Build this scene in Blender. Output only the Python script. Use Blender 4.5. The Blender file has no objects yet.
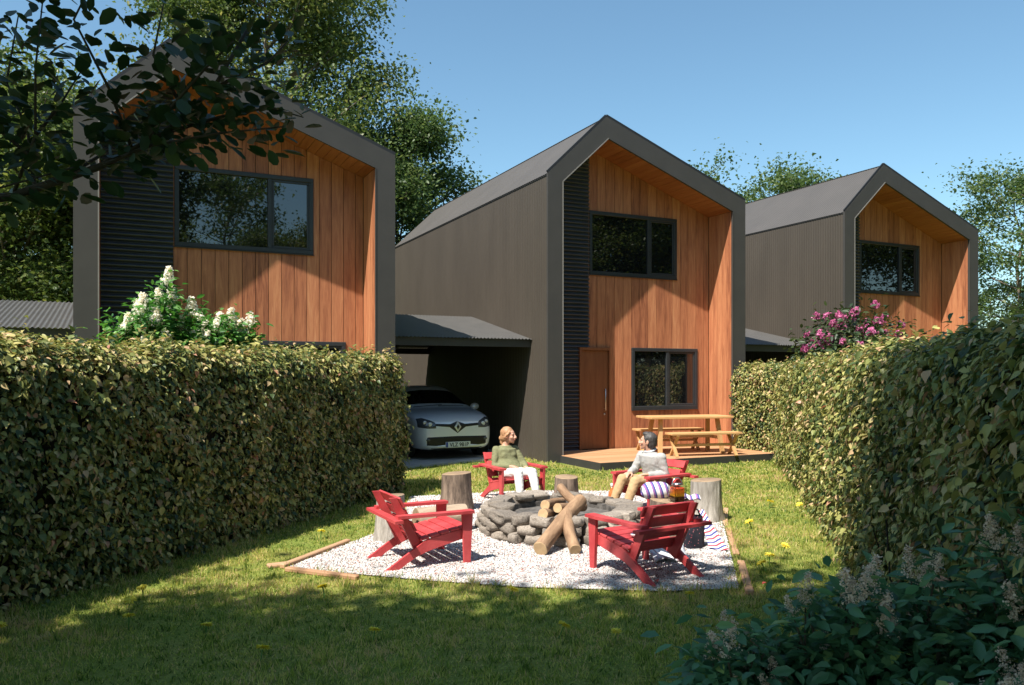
import bpy, bmesh, math, random
import numpy as np
from mathutils import Vector, Matrix, noise
from mathutils.bvhtree import BVHTree
R = math.radians
PI = math.pi
random.seed(7)
C = bpy.context.scene.collection
SC = bpy.context.scene

# ------------------------------------------------------------------ camera, light, exposure
cam = bpy.data.cameras.new("camera")
camo = bpy.data.objects.new("camera", cam)
C.objects.link(camo)
camo.location = (0, 0, 1.7)
camo.rotation_euler = (R(90), 0, 0)
cam.sensor_width = 36
cam.lens = 794.343 / 1024 * 36
cam.shift_y = 33.0 / 1024
cam.clip_start = 0.05
cam.clip_end = 2000
SC.camera = camo
HA = R(25.656)                                   # the row of houses is turned by this much
LIGHT = Vector((0.426, 0.533, -1.0))           # the way the sunlight travels
SUN_EL = math.atan2(1.0, math.hypot(LIGHT.x, LIGHT.y))
world = bpy.data.worlds.new("World")
SC.world = world
world.use_nodes = True
wn = world.node_tree.nodes
sky = wn.new("ShaderNodeTexSky")
sky.sky_type = 'NISHITA'
sky.sun_disc = False
sky.sun_elevation = SUN_EL
sky.sun_rotation = math.atan2(-LIGHT.x, -LIGHT.y)
sky.altitude = 0
sky.air_density = 1.0
sky.dust_density = 0.8
sky.ozone_density = 0.5
tint = wn.new("ShaderNodeMix"); tint.data_type = 'RGBA'; tint.blend_type = 'MULTIPLY'
tint.inputs[0].default_value = 1.0
tint.inputs[7].default_value = (0.79, 1.0, 0.99, 1)      # the sky leans to cyan
world.node_tree.links.new(sky.outputs[0], tint.inputs[6])
world.node_tree.links.new(tint.outputs[2], wn["Background"].inputs[0])
wn["Background"].inputs[1].default_value = 0.105
sun = bpy.data.lights.new("sun", 'SUN')
sun.energy = 5.0
sun.angle = R(0.55)
sun.color = (1.0, 0.945, 0.86)
suno = bpy.data.objects.new("sun", sun)
C.objects.link(suno)
suno.rotation_euler = LIGHT.to_track_quat('-Z', 'Y').to_euler()
suno.location = (-8, -8, 14)
SC.view_settings.view_transform = 'Standard'
SC.view_settings.look = 'None'
SC.view_settings.exposure = 0.85
SC.view_settings.gamma = 1
SC.view_settings.use_curve_mapping = False

# ------------------------------------------------------------------ materials
def new_mat(name):
    m = bpy.data.materials.new(name)
    m.use_nodes = True
    nt = m.node_tree
    return m, nt, nt.nodes["Principled BSDF"]

def N(nt, kind, **kw):
    n = nt.nodes.new(kind)
    for k, v in kw.items():
        setattr(n, k, v)
    return n

def ramp(nt, stops):
    r = nt.nodes.new("ShaderNodeValToRGB")
    e = r.color_ramp.elements
    while len(e) < len(stops):
        e.new(0.5)
    for i, (p, c) in enumerate(stops):
        e[i].position = p
        e[i].color = (c[0], c[1], c[2], 1)
    return r

def mat(name, c1, c2=None, rough=0.7, scale=8, stretch=(1, 1, 1), metal=0.0, bump=0.0, bump_scale=None, spec=0.4, detail=6, lo=0.3, hi=0.7, coat=0.0):
    """principled surface with a noise-mixed base colour and an optional noise bump"""
    m, nt, b = new_mat(name)
    L = nt.links.new
    b.inputs["Roughness"].default_value = rough
    b.inputs["Metallic"].default_value = metal
    b.inputs["Specular IOR Level"].default_value = spec
    b.inputs["Coat Weight"].default_value = coat
    if c2 is None:
        c2 = tuple(x * 0.8 for x in c1)
    tc = N(nt, "ShaderNodeTexCoord")
    mp = N(nt, "ShaderNodeMapping")
    mp.inputs["Scale"].default_value = stretch
    L(tc.outputs["Object"], mp.inputs[0])
    nz = N(nt, "ShaderNodeTexNoise")
    nz.inputs["Scale"].default_value = scale
    nz.inputs["Detail"].default_value = detail
    nz.inputs["Roughness"].default_value = 0.62
    L(mp.outputs[0], nz.inputs["Vector"])
    r = ramp(nt, [(lo, c2), (hi, c1)])
    L(nz.outputs["Fac"], r.inputs[0])
    L(r.outputs[0], b.inputs["Base Color"])
    if bump:
        nb = N(nt, "ShaderNodeTexNoise")
        nb.inputs["Scale"].default_value = bump_scale or scale * 4
        nb.inputs["Detail"].default_value = 5
        L(mp.outputs[0], nb.inputs["Vector"])
        bp = N(nt, "ShaderNodeBump")
        bp.inputs["Strength"].default_value = bump
        bp.inputs["Distance"].default_value = 0.01
        L(nb.outputs["Fac"], bp.inputs["Height"])
        L(bp.outputs[0], b.inputs["Normal"])
    return m

def leaf_mat(name, stops, trans=0.3, rough=0.45, spec=0.4):
    """leaf whose own colour comes from the per-leaf value 'tint'"""
    m, nt, b = new_mat(name)
    L = nt.links.new
    at = N(nt, "ShaderNodeAttribute", attribute_name="tint")
    r = ramp(nt, stops)
    L(at.outputs["Fac"], r.inputs[0])
    L(r.outputs[0], b.inputs["Base Color"])
    b.inputs["Roughness"].default_value = rough
    b.inputs["Specular IOR Level"].default_value = spec
    tr = N(nt, "ShaderNodeBsdfTranslucent")
    hs = N(nt, "ShaderNodeHueSaturation")
    hs.inputs["Value"].default_value = 1.4
    hs.inputs["Saturation"].default_value = 1.1
    L(r.outputs[0], hs.inputs["Color"])
    L(hs.outputs[0], tr.inputs["Color"])
    mx = N(nt, "ShaderNodeMixShader")
    mx.inputs[0].default_value = trans
    L(b.outputs[0], mx.inputs[1])
    L(tr.outputs[0], mx.inputs[2])
    L(mx.outputs[0], nt.nodes["Material Output"].inputs[0])
    return m

def wood_mat(name, stops, rough=0.55, grain=(9, 9, 0.7), bump=0.15, spec=0.35, knots=True):
    """boards: long grain along local Z, each board its own tone from 'tint'"""
    m, nt, b = new_mat(name)
    L = nt.links.new
    at = N(nt, "ShaderNodeAttribute", attribute_name="tint")
    tc = N(nt, "ShaderNodeTexCoord")
    mp = N(nt, "ShaderNodeMapping")
    mp.inputs["Scale"].default_value = grain
    L(tc.outputs["Object"], mp.inputs[0])
    add = N(nt, "ShaderNodeVectorMath", operation='ADD')
    cmb = N(nt, "ShaderNodeCombineXYZ")
    mul = N(nt, "ShaderNodeMath", operation='MULTIPLY')
    mul.inputs[1].default_value = 47.0
    L(at.outputs["Fac"], mul.inputs[0])
    for i in range(3):
        L(mul.outputs[0], cmb.inputs[i])
    L(mp.outputs[0], add.inputs[0])
    L(cmb.outputs[0], add.inputs[1])
    nz = N(nt, "ShaderNodeTexNoise")
    nz.inputs["Scale"].default_value = 2.2
    nz.inputs["Detail"].default_value = 8
    nz.inputs["Roughness"].default_value = 0.65
    nz.inputs["Distortion"].default_value = 0.6
    L(add.outputs[0], nz.inputs["Vector"])
    fine = N(nt, "ShaderNodeTexNoise")
    fine.inputs["Scale"].default_value = 11
    fine.inputs["Detail"].default_value = 4
    L(add.outputs[0], fine.inputs["Vector"])
    mixv = N(nt, "ShaderNodeMath", operation='MULTIPLY_ADD')
    L(nz.outputs["Fac"], mixv.inputs[0])
    mixv.inputs[1].default_value = 0.74
    m2 = N(nt, "ShaderNodeMath", operation='MULTIPLY_ADD')
    L(at.outputs["Fac"], m2.inputs[0])
    m2.inputs[1].default_value = 0.21
    m3 = N(nt, "ShaderNodeMath", operation='MULTIPLY')
    L(fine.outputs["Fac"], m3.inputs[0])
    m3.inputs[1].default_value = 0.22
    L(m3.outputs[0], m2.inputs[2])
    L(m2.outputs[0], mixv.inputs[2])
    r = ramp(nt, stops)
    L(mixv.outputs[0], r.inputs[0])
    L(r.outputs[0], b.inputs["Base Color"])
    b.inputs["Roughness"].default_value = rough
    b.inputs["Specular IOR Level"].default_value = spec
    bp = N(nt, "ShaderNodeBump")
    bp.inputs["Strength"].default_value = bump
    bp.inputs["Distance"].default_value = 0.004
    L(fine.outputs["Fac"], bp.inputs["Height"])
    L(bp.outputs[0], b.inputs["Normal"])
    return m

def stripe_mat(name, cols, width, axis='X', rough=0.9):
    """woven stripes of the cloth's own colours, across one local axis"""
    m, nt, b = new_mat(name)
    L = nt.links.new
    uv = N(nt, "ShaderNodeAttribute", attribute_name="weave")
    mul = N(nt, "ShaderNodeMath", operation='MULTIPLY')
    mul.inputs[1].default_value = 1.0 / (width * len(cols))
    L(uv.outputs["Fac"], mul.inputs[0])
    fr = N(nt, "ShaderNodeMath", operation='FRACT')
    L(mul.outputs[0], fr.inputs[0])
    r = ramp(nt, [(i / len(cols), c) for i, c in enumerate(cols)])
    r.color_ramp.interpolation = 'CONSTANT'
    L(fr.outputs[0], r.inputs[0])
    L(r.outputs[0], b.inputs["Base Color"])
    b.inputs["Roughness"].default_value = rough
    b.inputs["Specular IOR Level"].default_value = 0.15
    return m

M = {}
M['wall_metal'] = mat('wall_metal', (0.076, 0.063, 0.050), (0.060, 0.050, 0.040), rough=0.55, scale=1.4, stretch=(1, 1, .3), bump=0.06, bump_scale=60, spec=0.3)
M['roof_metal'] = mat('roof_metal', (0.080, 0.072, 0.066), (0.067, 0.061, 0.056), rough=0.5, scale=1.2, bump=0.04, bump_scale=40, spec=0.4)
M['frame_metal'] = mat('frame_metal', (0.056, 0.052, 0.048), (0.047, 0.044, 0.041), rough=0.5, scale=2.5, bump=0.04, bump_scale=90, spec=0.35)
M['lit_trim_metal'] = mat('lit_trim_metal', (0.22, 0.205, 0.19), rough=0.4, scale=4)
M['dark_trim'] = mat('dark_trim', (0.022, 0.022, 0.024), rough=0.45, scale=4)
M['corrugated_dark'] = mat('corrugated_dark', (0.040, 0.046, 0.060), (0.030, 0.034, 0.046), rough=0.38, scale=3, spec=0.6)
M['carport_metal'] = mat('carport_metal', (0.088, 0.083, 0.078), (0.070, 0.067, 0.064), rough=0.42, scale=3, spec=0.5)
WOODST = [(0.28, (0.090, 0.028, 0.016)), (0.43, (0.245, 0.085, 0.042)), (0.54, (0.365, 0.135, 0.064)), (0.68, (0.47, 0.190, 0.090)), (0.82, (0.55, 0.265, 0.130))]
M['cladding'] = wood_mat('cladding', WOODST, rough=0.5, grain=(7, 7, 0.55))
M['soffit'] = wood_mat('soffit', [(0.22, (0.12, 0.035, 0.013)), (0.5, (0.29, 0.095, 0.038)), (0.85, (0.40, 0.155, 0.066))], rough=0.5, grain=(7, 0.55, 7))
M['door_wood'] = wood_mat('door_wood', [(0.2, (0.10, 0.034, 0.014)), (0.5, (0.19, 0.068, 0.028)), (0.8, (0.26, 0.105, 0.045))], rough=0.5, grain=(6, 6, 0.5))
M['deck_wood'] = wood_mat('deck_wood', [(0.2, (0.27, 0.12, 0.052)), (0.5, (0.43, 0.22, 0.105)), (0.85, (0.56, 0.33, 0.18))], rough=0.65, grain=(0.6, 8, 8))
M['pine_x'] = wood_mat('pine_x', [(0.2, (0.36, 0.18, 0.065)), (0.5, (0.53, 0.30, 0.125)), (0.85, (0.66, 0.42, 0.20))], rough=0.55, grain=(0.6, 9, 9))
M['pine_z'] = wood_mat('pine_z', [(0.2, (0.33, 0.16, 0.06)), (0.5, (0.49, 0.27, 0.11)), (0.85, (0.62, 0.39, 0.18))], rough=0.55, grain=(9, 9, 0.7))
M['edging'] = wood_mat('edging', [(0.2, (0.25, 0.125, 0.065)), (0.5, (0.42, 0.24, 0.135)), (0.85, (0.56, 0.36, 0.22))], rough=0.8, grain=(0.6, 9, 9), bump=0.4)
M['window_frame'] = mat('window_frame', (0.030, 0.034, 0.038), (0.024, 0.027, 0.031), rough=0.4, scale=5, spec=0.5)
M['black_backing'] = mat('black_backing', (0.012, 0.010, 0.009), rough=0.9, scale=5)
M['steel'] = mat('steel', (0.62, 0.61, 0.60), rough=0.28, metal=1.0, scale=10)
M['dark_fascia'] = mat('dark_fascia', (0.040, 0.040, 0.038), (0.032, 0.032, 0.031), rough=0.6, scale=4)
m, nt, b = new_mat('window_glass')
b.inputs["Base Color"].default_value = (0.006, 0.007, 0.008, 1)
b.inputs["Roughness"].default_value = 0.012
b.inputs["IOR"].default_value = 2.0
_tc = N(nt, "ShaderNodeTexCoord"); _nz = N(nt, "ShaderNodeTexNoise"); _nz.inputs["Scale"].default_value = 1.3
nt.links.new(_tc.outputs["Object"], _nz.inputs["Vector"])
_bp = N(nt, "ShaderNodeBump"); _bp.inputs["Strength"].default_value = 0.03; _bp.inputs["Distance"].default_value = 0.05
nt.links.new(_nz.outputs["Fac"], _bp.inputs["Height"]); nt.links.new(_bp.outputs[0], b.inputs["Normal"])
M['window_glass'] = m
M['red_paint'] = mat('red_paint', (0.55, 0.078, 0.080), (0.42, 0.042, 0.046), rough=0.5, scale=4, lo=.36, hi=.62, stretch=(1, 1, 1), bump=0.06, bump_scale=70, spec=0.4)
M['stone'] = None
def stone_mat():
    m, nt, b = new_mat('stone')
    L = nt.links.new
    tc = N(nt, "ShaderNodeTexCoord")
    oi = N(nt, "ShaderNodeObjectInfo")
    nz = N(nt, "ShaderNodeTexNoise", noise_dimensions='4D')
    nz.inputs["Scale"].default_value = 7; nz.inputs["Detail"].default_value = 9; nz.inputs["Roughness"].default_value = 0.7
    mu = N(nt, "ShaderNodeMath", operation='MULTIPLY'); mu.inputs[1].default_value = 30
    L(oi.outputs["Random"], mu.inputs[0]); L(mu.outputs[0], nz.inputs["W"]); L(tc.outputs["Object"], nz.inputs["Vector"])
    r = ramp(nt, [(0.28, (0.090, 0.073, 0.058)), (0.5, (0.25, 0.210, 0.172)), (0.75, (0.45, 0.39, 0.325))])
    L(nz.outputs["Fac"], r.inputs[0])
    hs = N(nt, "ShaderNodeHueSaturation")
    ma = N(nt, "ShaderNodeMath", operation='MULTIPLY_ADD'); ma.inputs[1].default_value = 0.55; ma.inputs[2].default_value = 0.72
    L(oi.outputs["Random"], ma.inputs[0]); L(ma.outputs[0], hs.inputs["Value"]); L(r.outputs[0], hs.inputs["Color"])
    L(hs.outputs[0], b.inputs["Base Color"])
    b.inputs["Roughness"].default_value = 0.88
    n2 = N(nt, "ShaderNodeTexNoise"); n2.inputs["Scale"].default_value = 28; n2.inputs["Detail"].default_value = 6
    L(tc.outputs["Object"], n2.inputs["Vector"])
    bp = N(nt, "ShaderNodeBump"); bp.inputs["Strength"].default_value = 0.5; bp.inputs["Distance"].default_value = 0.012
    L(n2.outputs["Fac"], bp.inputs["Height"]); L(bp.outputs[0], b.inputs["Normal"])
    return m
M['stone'] = stone_mat()
M['pit_soil'] = mat('pit_soil', (0.17, 0.155, 0.14), (0.035, 0.031, 0.028), rough=0.95, scale=14, bump=0.6)
M['bark'] = mat('bark', (0.27, 0.195, 0.145), (0.075, 0.053, 0.040), rough=0.9, scale=9, stretch=(2.2, 2.2, 0.45), bump=0.9, bump_scale=22, lo=0.35, hi=0.66)
M['grey_bark'] = mat('grey_bark', (0.44, 0.40, 0.35), (0.21, 0.185, 0.155), rough=0.9, scale=10, stretch=(2.4, 2.4, 0.4), bump=0.9, bump_scale=24, lo=0.32, hi=0.66)
M['pale_bark'] = mat('pale_bark', (0.46, 0.36, 0.26), (0.28, 0.20, 0.14), rough=.9, scale=9, stretch=(2, 2, .5), bump=.6)
M['tree_bark'] = mat('tree_bark', (0.20, 0.155, 0.115), (0.085, 0.066, 0.050), rough=0.9, scale=6, stretch=(2, 2, 0.5), bump=0.8)
M['limb_bark'] = mat('limb_bark', (0.062, 0.050, 0.040), (0.030, 0.025, 0.020), rough=.9, scale=12, bump=.6)
M['cut_wood'] = mat('cut_wood', (0.36, 0.25, 0.155), (0.20, 0.135, 0.085), rough=0.8, scale=9, bump=0.2)
M['fire_bark'] = mat('fire_bark', (0.36, 0.225, 0.130), (0.19, 0.110, 0.062), rough=0.85, scale=9, stretch=(2, 2, 0.6), bump=0.6, bump_scale=18, lo=0.34, hi=0.64)
M['fire_cut'] = mat('fire_cut', (0.54, 0.38, 0.21), (0.40, 0.26, 0.14), rough=0.8, scale=12)
M['concrete'] = mat('concrete', (0.47, 0.46, 0.44), (0.36, 0.35, 0.335), rough=0.85, scale=5, bump=0.25, bump_scale=60)
M['asphalt'] = mat('asphalt', (0.10, 0.10, 0.10), rough=0.9, scale=30)
BLADE = [(0.0, (0.055, 0.115, 0.022)), (0.26, (0.165, 0.245, 0.045)), (0.56, (0.38, 0.42, 0.095)), (0.84, (0.60, 0.54, 0.18)), (1.0, (0.62, 0.46, 0.25))]
M['grass'] = leaf_mat('grass', BLADE, trans=0.42, rough=0.5, spec=0.25)
M['hedge_leaf'] = leaf_mat('hedge_leaf', [(0.0, (0.028, 0.052, 0.020)), (0.22, (0.080, 0.120, 0.036)), (0.45, (0.215, 0.235, 0.068)), (0.68, (0.44, 0.40, 0.130)), (0.88, (0.56, 0.42, 0.22)), (1.0, (0.42, 0.18, 0.11))], trans=0.22, rough=0.45, spec=0.35)
M['tree_leaf'] = leaf_mat('tree_leaf', [(0.0, (0.038, 0.066, 0.020)), (0.5, (0.100, 0.140, 0.038)), (0.85, (0.18, 0.20, 0.055)), (1.0, (0.26, 0.24, 0.08))], trans=0.42)
M['far_leaf'] = leaf_mat('far_leaf', [(0.0, (0.045, 0.080, 0.028)), (0.5, (0.090, 0.140, 0.045)), (1.0, (0.17, 0.21, 0.07))], trans=0.4)
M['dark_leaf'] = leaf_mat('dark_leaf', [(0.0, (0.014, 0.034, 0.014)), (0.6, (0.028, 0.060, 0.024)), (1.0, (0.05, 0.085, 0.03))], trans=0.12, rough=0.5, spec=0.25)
M['shrub_leaf'] = leaf_mat('shrub_leaf', [(0.0, (0.042, 0.120, 0.058)), (0.5, (0.095, 0.225, 0.105)), (0.88, (0.17, 0.31, 0.125)), (1.0, (0.33, 0.42, 0.11))], trans=0.28, rough=0.4)
M['bright_leaf'] = leaf_mat('bright_leaf', [(0.0, (0.04, 0.12, 0.025)), (0.5, (0.085, 0.23, 0.045)), (1.0, (0.17, 0.33, 0.07))], trans=0.3)
M['rhodo_leaf'] = leaf_mat('rhodo_leaf', [(0.0, (0.020, 0.040, 0.014)), (0.6, (0.042, 0.070, 0.022)), (1.0, (0.085, 0.10, 0.03))], trans=0.15)
M['cream_petal'] = leaf_mat('cream_petal', [(0.0, (0.58, 0.43, 0.33)), (1.0, (0.84, 0.70, 0.56))], trans=0.3, rough=0.7, spec=0.1)
M['white_petal'] = leaf_mat('white_petal', [(0.0, (0.80, 0.73, 0.60)), (1.0, (0.92, 0.89, 0.81))], trans=0.4, rough=0.7, spec=0.1)
M['pink_petal'] = leaf_mat('pink_petal', [(0.0, (0.42, 0.085, 0.22)), (1.0, (0.74, 0.27, 0.46))], trans=0.25, rough=0.7, spec=0.1)
M['yellow_petal'] = leaf_mat('yellow_petal', [(0.0, (0.72, 0.58, 0.05)), (1.0, (0.84, 0.76, 0.14))], trans=0.2, rough=0.7, spec=0.1)
M['pebble'] = leaf_mat('pebble', [(0.0, (0.10, 0.095, 0.095)), (0.12, (0.24, 0.22, 0.21)), (0.18, (0.40, 0.18, 0.15)), (0.26, (0.44, 0.36, 0.30)), (0.36, (0.52, 0.49, 0.46)), (0.7, (0.58, 0.56, 0.54)), (1.0, (0.68, 0.66, 0.64))], trans=0.0, rough=0.75, spec=0.2)
M['pebble'].node_tree.nodes["Mix Shader"].inputs[0].default_value = 0.0
M['twig_and_core'] = mat('twig_and_core', (0.030, 0.024, 0.015), (0.014, 0.012, 0.008), rough=0.95, scale=20, bump=0.6)
M['stem'] = mat('stem', (0.075, 0.060, 0.035), (0.05, 0.045, 0.025), rough=0.8, scale=20)
M['ground'] = None

def ground_mat():
    m, nt, b = new_mat('ground')
    L = nt.links.new
    tc = N(nt, "ShaderNodeTexCoord")
    n1 = N(nt, "ShaderNodeTexNoise"); n1.inputs["Scale"].default_value = 1.1; n1.inputs["Detail"].default_value = 8
    n2 = N(nt, "ShaderNodeTexNoise"); n2.inputs["Scale"].default_value = 45; n2.inputs["Detail"].default_value = 4
    L(tc.outputs["Object"], n1.inputs["Vector"]); L(tc.outputs["Object"], n2.inputs["Vector"])
    r1 = ramp(nt, [(0.3, (0.27, 0.26, 0.075)), (0.6, (0.19, 0.24, 0.05)), (0.78, (0.34, 0.27, 0.12))])
    L(n1.outputs["Fac"], r1.inputs[0])
    mx = N(nt, "ShaderNodeMix", data_type='RGBA', blend_type='MULTIPLY')
    mx.inputs[0].default_value = 0.6
    r2 = ramp(nt, [(0.3, (0.4, 0.4, 0.4)), (0.7, (1.2, 1.2, 1.1))])
    L(n2.outputs["Fac"], r2.inputs[0])
    L(r1.outputs[0], mx.inputs[6]); L(r2.outputs[0], mx.inputs[7])
    L(mx.outputs[2], b.inputs["Base Color"])
    b.inputs["Roughness"].default_value = 0.95
    b.inputs["Specular IOR Level"].default_value = 0.1
    bp = N(nt, "ShaderNodeBump"); bp.inputs["Strength"].default_value = 0.8; bp.inputs["Distance"].default_value = 0.03
    L(n2.outputs["Fac"], bp.inputs["Height"]); L(bp.outputs[0], b.inputs["Normal"])
    return m
M['ground'] = ground_mat()
M['gravel'] = mat('gravel', (0.55, 0.52, 0.50), (0.34, 0.31, 0.30), rough=0.85, scale=55, bump=0.9, bump_scale=70, lo=0.35, hi=0.55)

# ------------------------------------------------------------------ object helpers
def tag(o, label=None, cat=None, group=None, kind=None):
    if label: o['label'] = label
    if cat: o['category'] = cat
    if group: o['group'] = group
    if kind: o['kind'] = kind
    return o

def thing(name, label, cat, loc=(0, 0, 0), rz=0.0, group=None):
    o = bpy.data.objects.new(name, None)
    o.empty_display_size = 0.2
    C.objects.link(o)
    o.location = loc
    o.rotation_euler = (0, 0, rz)
    return tag(o, label, cat, group)

def link(name, me, material=None, parent=None, smooth=None):
    if material is not None and len(me.materials) == 0:
        me.materials.append(material)
    o = bpy.data.objects.new(name, me)
    C.objects.link(o)
    if parent is not None: o.parent = parent
    if smooth is not None:
        me.polygons.foreach_set("use_smooth", [smooth] * len(me.polygons))
    return o

KIDS = None
def kids(o):
    return [c for c in bpy.data.objects if c.parent == o]

def copy_tree(o, parent=None):
    c = o.copy()
    C.objects.link(c)
    if parent is not None: c.parent = parent
    for ch in kids(o):
        copy_tree(ch, c)
    return c

def dup(o, loc, rz, label, group=None):
    c = copy_tree(o)
    c.location = loc
    c.rotation_euler = (0, 0, rz)
    c['label'] = label
    if group: c['group'] = group
    return c

class MB:
    """collects shapes into one mesh; each call may carry a tint (own tone of a board)"""
    def __init__(s):
        s.v = []; s.f = []; s.t = []
    def add(s, vs, fs, tint=0.5):
        n = len(s.v)
        s.v += [tuple(p) for p in vs]
        for f in fs:
            s.f.append([i + n for i in f]); s.t.append(tint)
    def box(s, c, size, rot=None, tint=0.5, off=(0, 0, 0), bev=0.0):
        hx, hy, hz = size[0] / 2, size[1] / 2, size[2] / 2
        if bev > 0:
            b = min(bev, hx * .9, hy * .9, hz * .9)
            vs = []
            idx = {}
            for sx in (-1, 1):
                for sy in (-1, 1):
                    for sz in (-1, 1):
                        idx[(sx, sy, sz)] = len(vs)
                        vs += [(sx * hx, sy * (hy - b), sz * (hz - b)), (sx * (hx - b), sy * hy, sz * (hz - b)), (sx * (hx - b), sy * (hy - b), sz * hz)]
            fs = []
            I = lambda k, a: idx[k] + a
            for sx in (-1, 1):
                q = [I((sx, -1, -1), 0), I((sx, 1, -1), 0), I((sx, 1, 1), 0), I((sx, -1, 1), 0)]
                fs.append(q if sx > 0 else q[::-1])
                q = [I((-1, sx, -1), 1), I((-1, sx, 1), 1), I((1, sx, 1), 1), I((1, sx, -1), 1)]
                fs.append(q if sx > 0 else q[::-1])
                q = [I((-1, -1, sx), 2), I((1, -1, sx), 2), I((1, 1, sx), 2), I((-1, 1, sx), 2)]
                fs.append(q if sx > 0 else q[::-1])
            for a in (-1, 1):
                for bb in (-1, 1):
                    fs.append([I((a, bb, -1), 0), I((a, bb, -1), 1), I((a, bb, 1), 1), I((a, bb, 1), 0)])
                    fs.append([I((a, -1, bb), 0), I((a, -1, bb), 2), I((a, 1, bb), 2), I((a, 1, bb), 0)])
                    fs.append([I((-1, a, bb), 1), I((-1, a, bb), 2), I((1, a, bb), 2), I((1, a, bb), 1)])
                    for cc in (-1, 1):
                        fs.append([I((a, bb, cc), 0), I((a, bb, cc), 1), I((a, bb, cc), 2)])
        else:
            vs = [(x, y, z) for x in (-hx, hx) for y in (-hy, hy) for z in (-hz, hz)]
            fs = [(0, 1, 3, 2), (4, 6, 7, 5), (0, 4, 5, 1), (2, 3, 7, 6), (0, 2, 6, 4), (1, 5, 7, 3)]
        c = Vector(c)
        out = []
        for p in vs:
            q = Vector(p) + Vector(off)
            if rot is not None: q = rot @ q
            out.append(q + c)
        s.add(out, fs, tint)
    def span(s, x0, x1, y0, y1, z0, z1, tint=0.5, bev=0.0):
        s.box(((x0 + x1) / 2, (y0 + y1) / 2, (z0 + z1) / 2), (abs(x1 - x0), abs(y1 - y0), abs(z1 - z0)), None, tint, bev=bev)
    def beam(s, p0, p1, w, h, up=(0, 0, 1), tint=0.5, bev=0.0):
        p0 = Vector(p0); p1 = Vector(p1)
        d = p1 - p0
        z = d.normalized()
        x = Vector(up).cross(z)
        if x.length < 1e-4: x = Vector((1, 0, 0))
        x.normalize()
        y = z.cross(x)
        rot = Matrix((x, y, z)).transposed()
        s.box((p0 + p1) / 2, (w, h, d.length), rot, tint, bev=bev)
    def tube(s, pts, rad, seg=10, cap=True, tint=0.5, jitter=0.0):
        pts = [Vector(p) for p in pts]
        rings = []
        prev = None
        for i, p in enumerate(pts):
            d = (pts[min(i + 1, len(pts) - 1)] - pts[max(i - 1, 0)]).normalized()
            if prev is None:
                a = Vector((0, 0, 1)) if abs(d.z) < 0.9 else Vector((1, 0, 0))
                x = a.cross(d).normalized()
            else:
                x = (prev - d * prev.dot(d)).normalized()
            prev = x
            y = d.cross(x)
            r = rad[i]
            rings.append([p + (x * math.cos(2 * PI * k / seg) + y * math.sin(2 * PI * k / seg)) * r * (1 + jitter * (random.random() - .5)) for k in range(seg)])
        vs = [q for rr in rings for q in rr]
        fs = []
        for i in range(len(rings) - 1):
            for k in range(seg):
                fs.append((i * seg + k, i * seg + (k + 1) % seg, (i + 1) * seg + (k + 1) % seg, (i + 1) * seg + k))
        if cap:
            fs.append(list(range(seg))[::-1])
            fs.append([(len(rings) - 1) * seg + k for k in range(seg)])
        s.add(vs, fs, tint)
    def lathe(s, prof, seg=24, c=(0, 0, 0), tint=0.5, wob=None):
        vs = []; fs = []
        for i, (r, z) in enumerate(prof):
            for k in range(seg):
                a = 2 * PI * k / seg
                rr = r * (wob(a, z) if wob else 1)
                vs.append((c[0] + rr * math.cos(a), c[1] + rr * math.sin(a), c[2] + z))
        for i in range(len(prof) - 1):
            for k in range(seg):
                fs.append((i * seg + k, i * seg + (k + 1) % seg, (i + 1) * seg + (k + 1) % seg, (i + 1) * seg + k))
        fs.append(list(range(seg))[::-1])
        fs.append([(len(prof) - 1) * seg + k for k in range(seg)])
        s.add(vs, fs, tint)
    def prism(s, poly, y0, y1, axis='y', tint=0.5):
        """polygon in (a,b) pushed along the third axis"""
        n = len(poly)
        def P(a, b, c):
            return {'y': (a, c, b), 'z': (a, b, c), 'x': (c, a, b)}[axis]
        vs = [P(a, b, y0) for a, b in poly] + [P(a, b, y1) for a, b in poly]
        fs = [list(range(n)), [n + i for i in range(n)][::-1]]
        for i in range(n):
            j = (i + 1) % n
            fs.append((i, i + n, j + n, j))
        s.add(vs, fs, tint)
    def grid(s, fn, nu, nv, tint=0.5):
        vs = [fn(i / nu, j / nv) for j in range(nv + 1) for i in range(nu + 1)]
        fs = [(j * (nu + 1) + i, j * (nu + 1) + i + 1, (j + 1) * (nu + 1) + i + 1, (j + 1) * (nu + 1) + i) for j in range(nv) for i in range(nu)]
        s.add(vs, fs, tint)
    def ball(s, c, r, seg=14, rings=9, rot=None, tint=0.5):
        if not hasattr(r, '__len__'): r = (r, r, r)
        vs = []; fs = []
        for i in range(rings + 1):
            th = PI * i / rings
            for k in range(seg):
                ph = 2 * PI * k / seg
                p = Vector((r[0] * math.sin(th) * math.cos(ph), r[1] * math.sin(th) * math.sin(ph), r[2] * math.cos(th)))
                if rot is not None: p = rot @ p
                vs.append(p + Vector(c))
        for i in range(rings):
            for k in range(seg):
                fs.append((i * seg + k, (i + 1) * seg + k, (i + 1) * seg + (k + 1) % seg, i * seg + (k + 1) % seg))
        s.add(vs, fs, tint)
    def mesh(s, name, recalc=True):
        me = bpy.data.meshes.new(name)
        me.from_pydata(s.v, [], s.f)
        a = me.attributes.new("tint", 'FLOAT', 'FACE')
        a.data.foreach_set("value", s.t)
        if recalc:
            bm = bmesh.new(); bm.from_mesh(me)
            bmesh.ops.recalc_face_normals(bm, faces=bm.faces)
            bm.to_mesh(me); bm.free()
        me.update()
        return me
    def build(s, name, material, parent=None, smooth=False, recalc=True):
        return link(name, s.mesh(name, recalc), material, parent, smooth)

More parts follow.
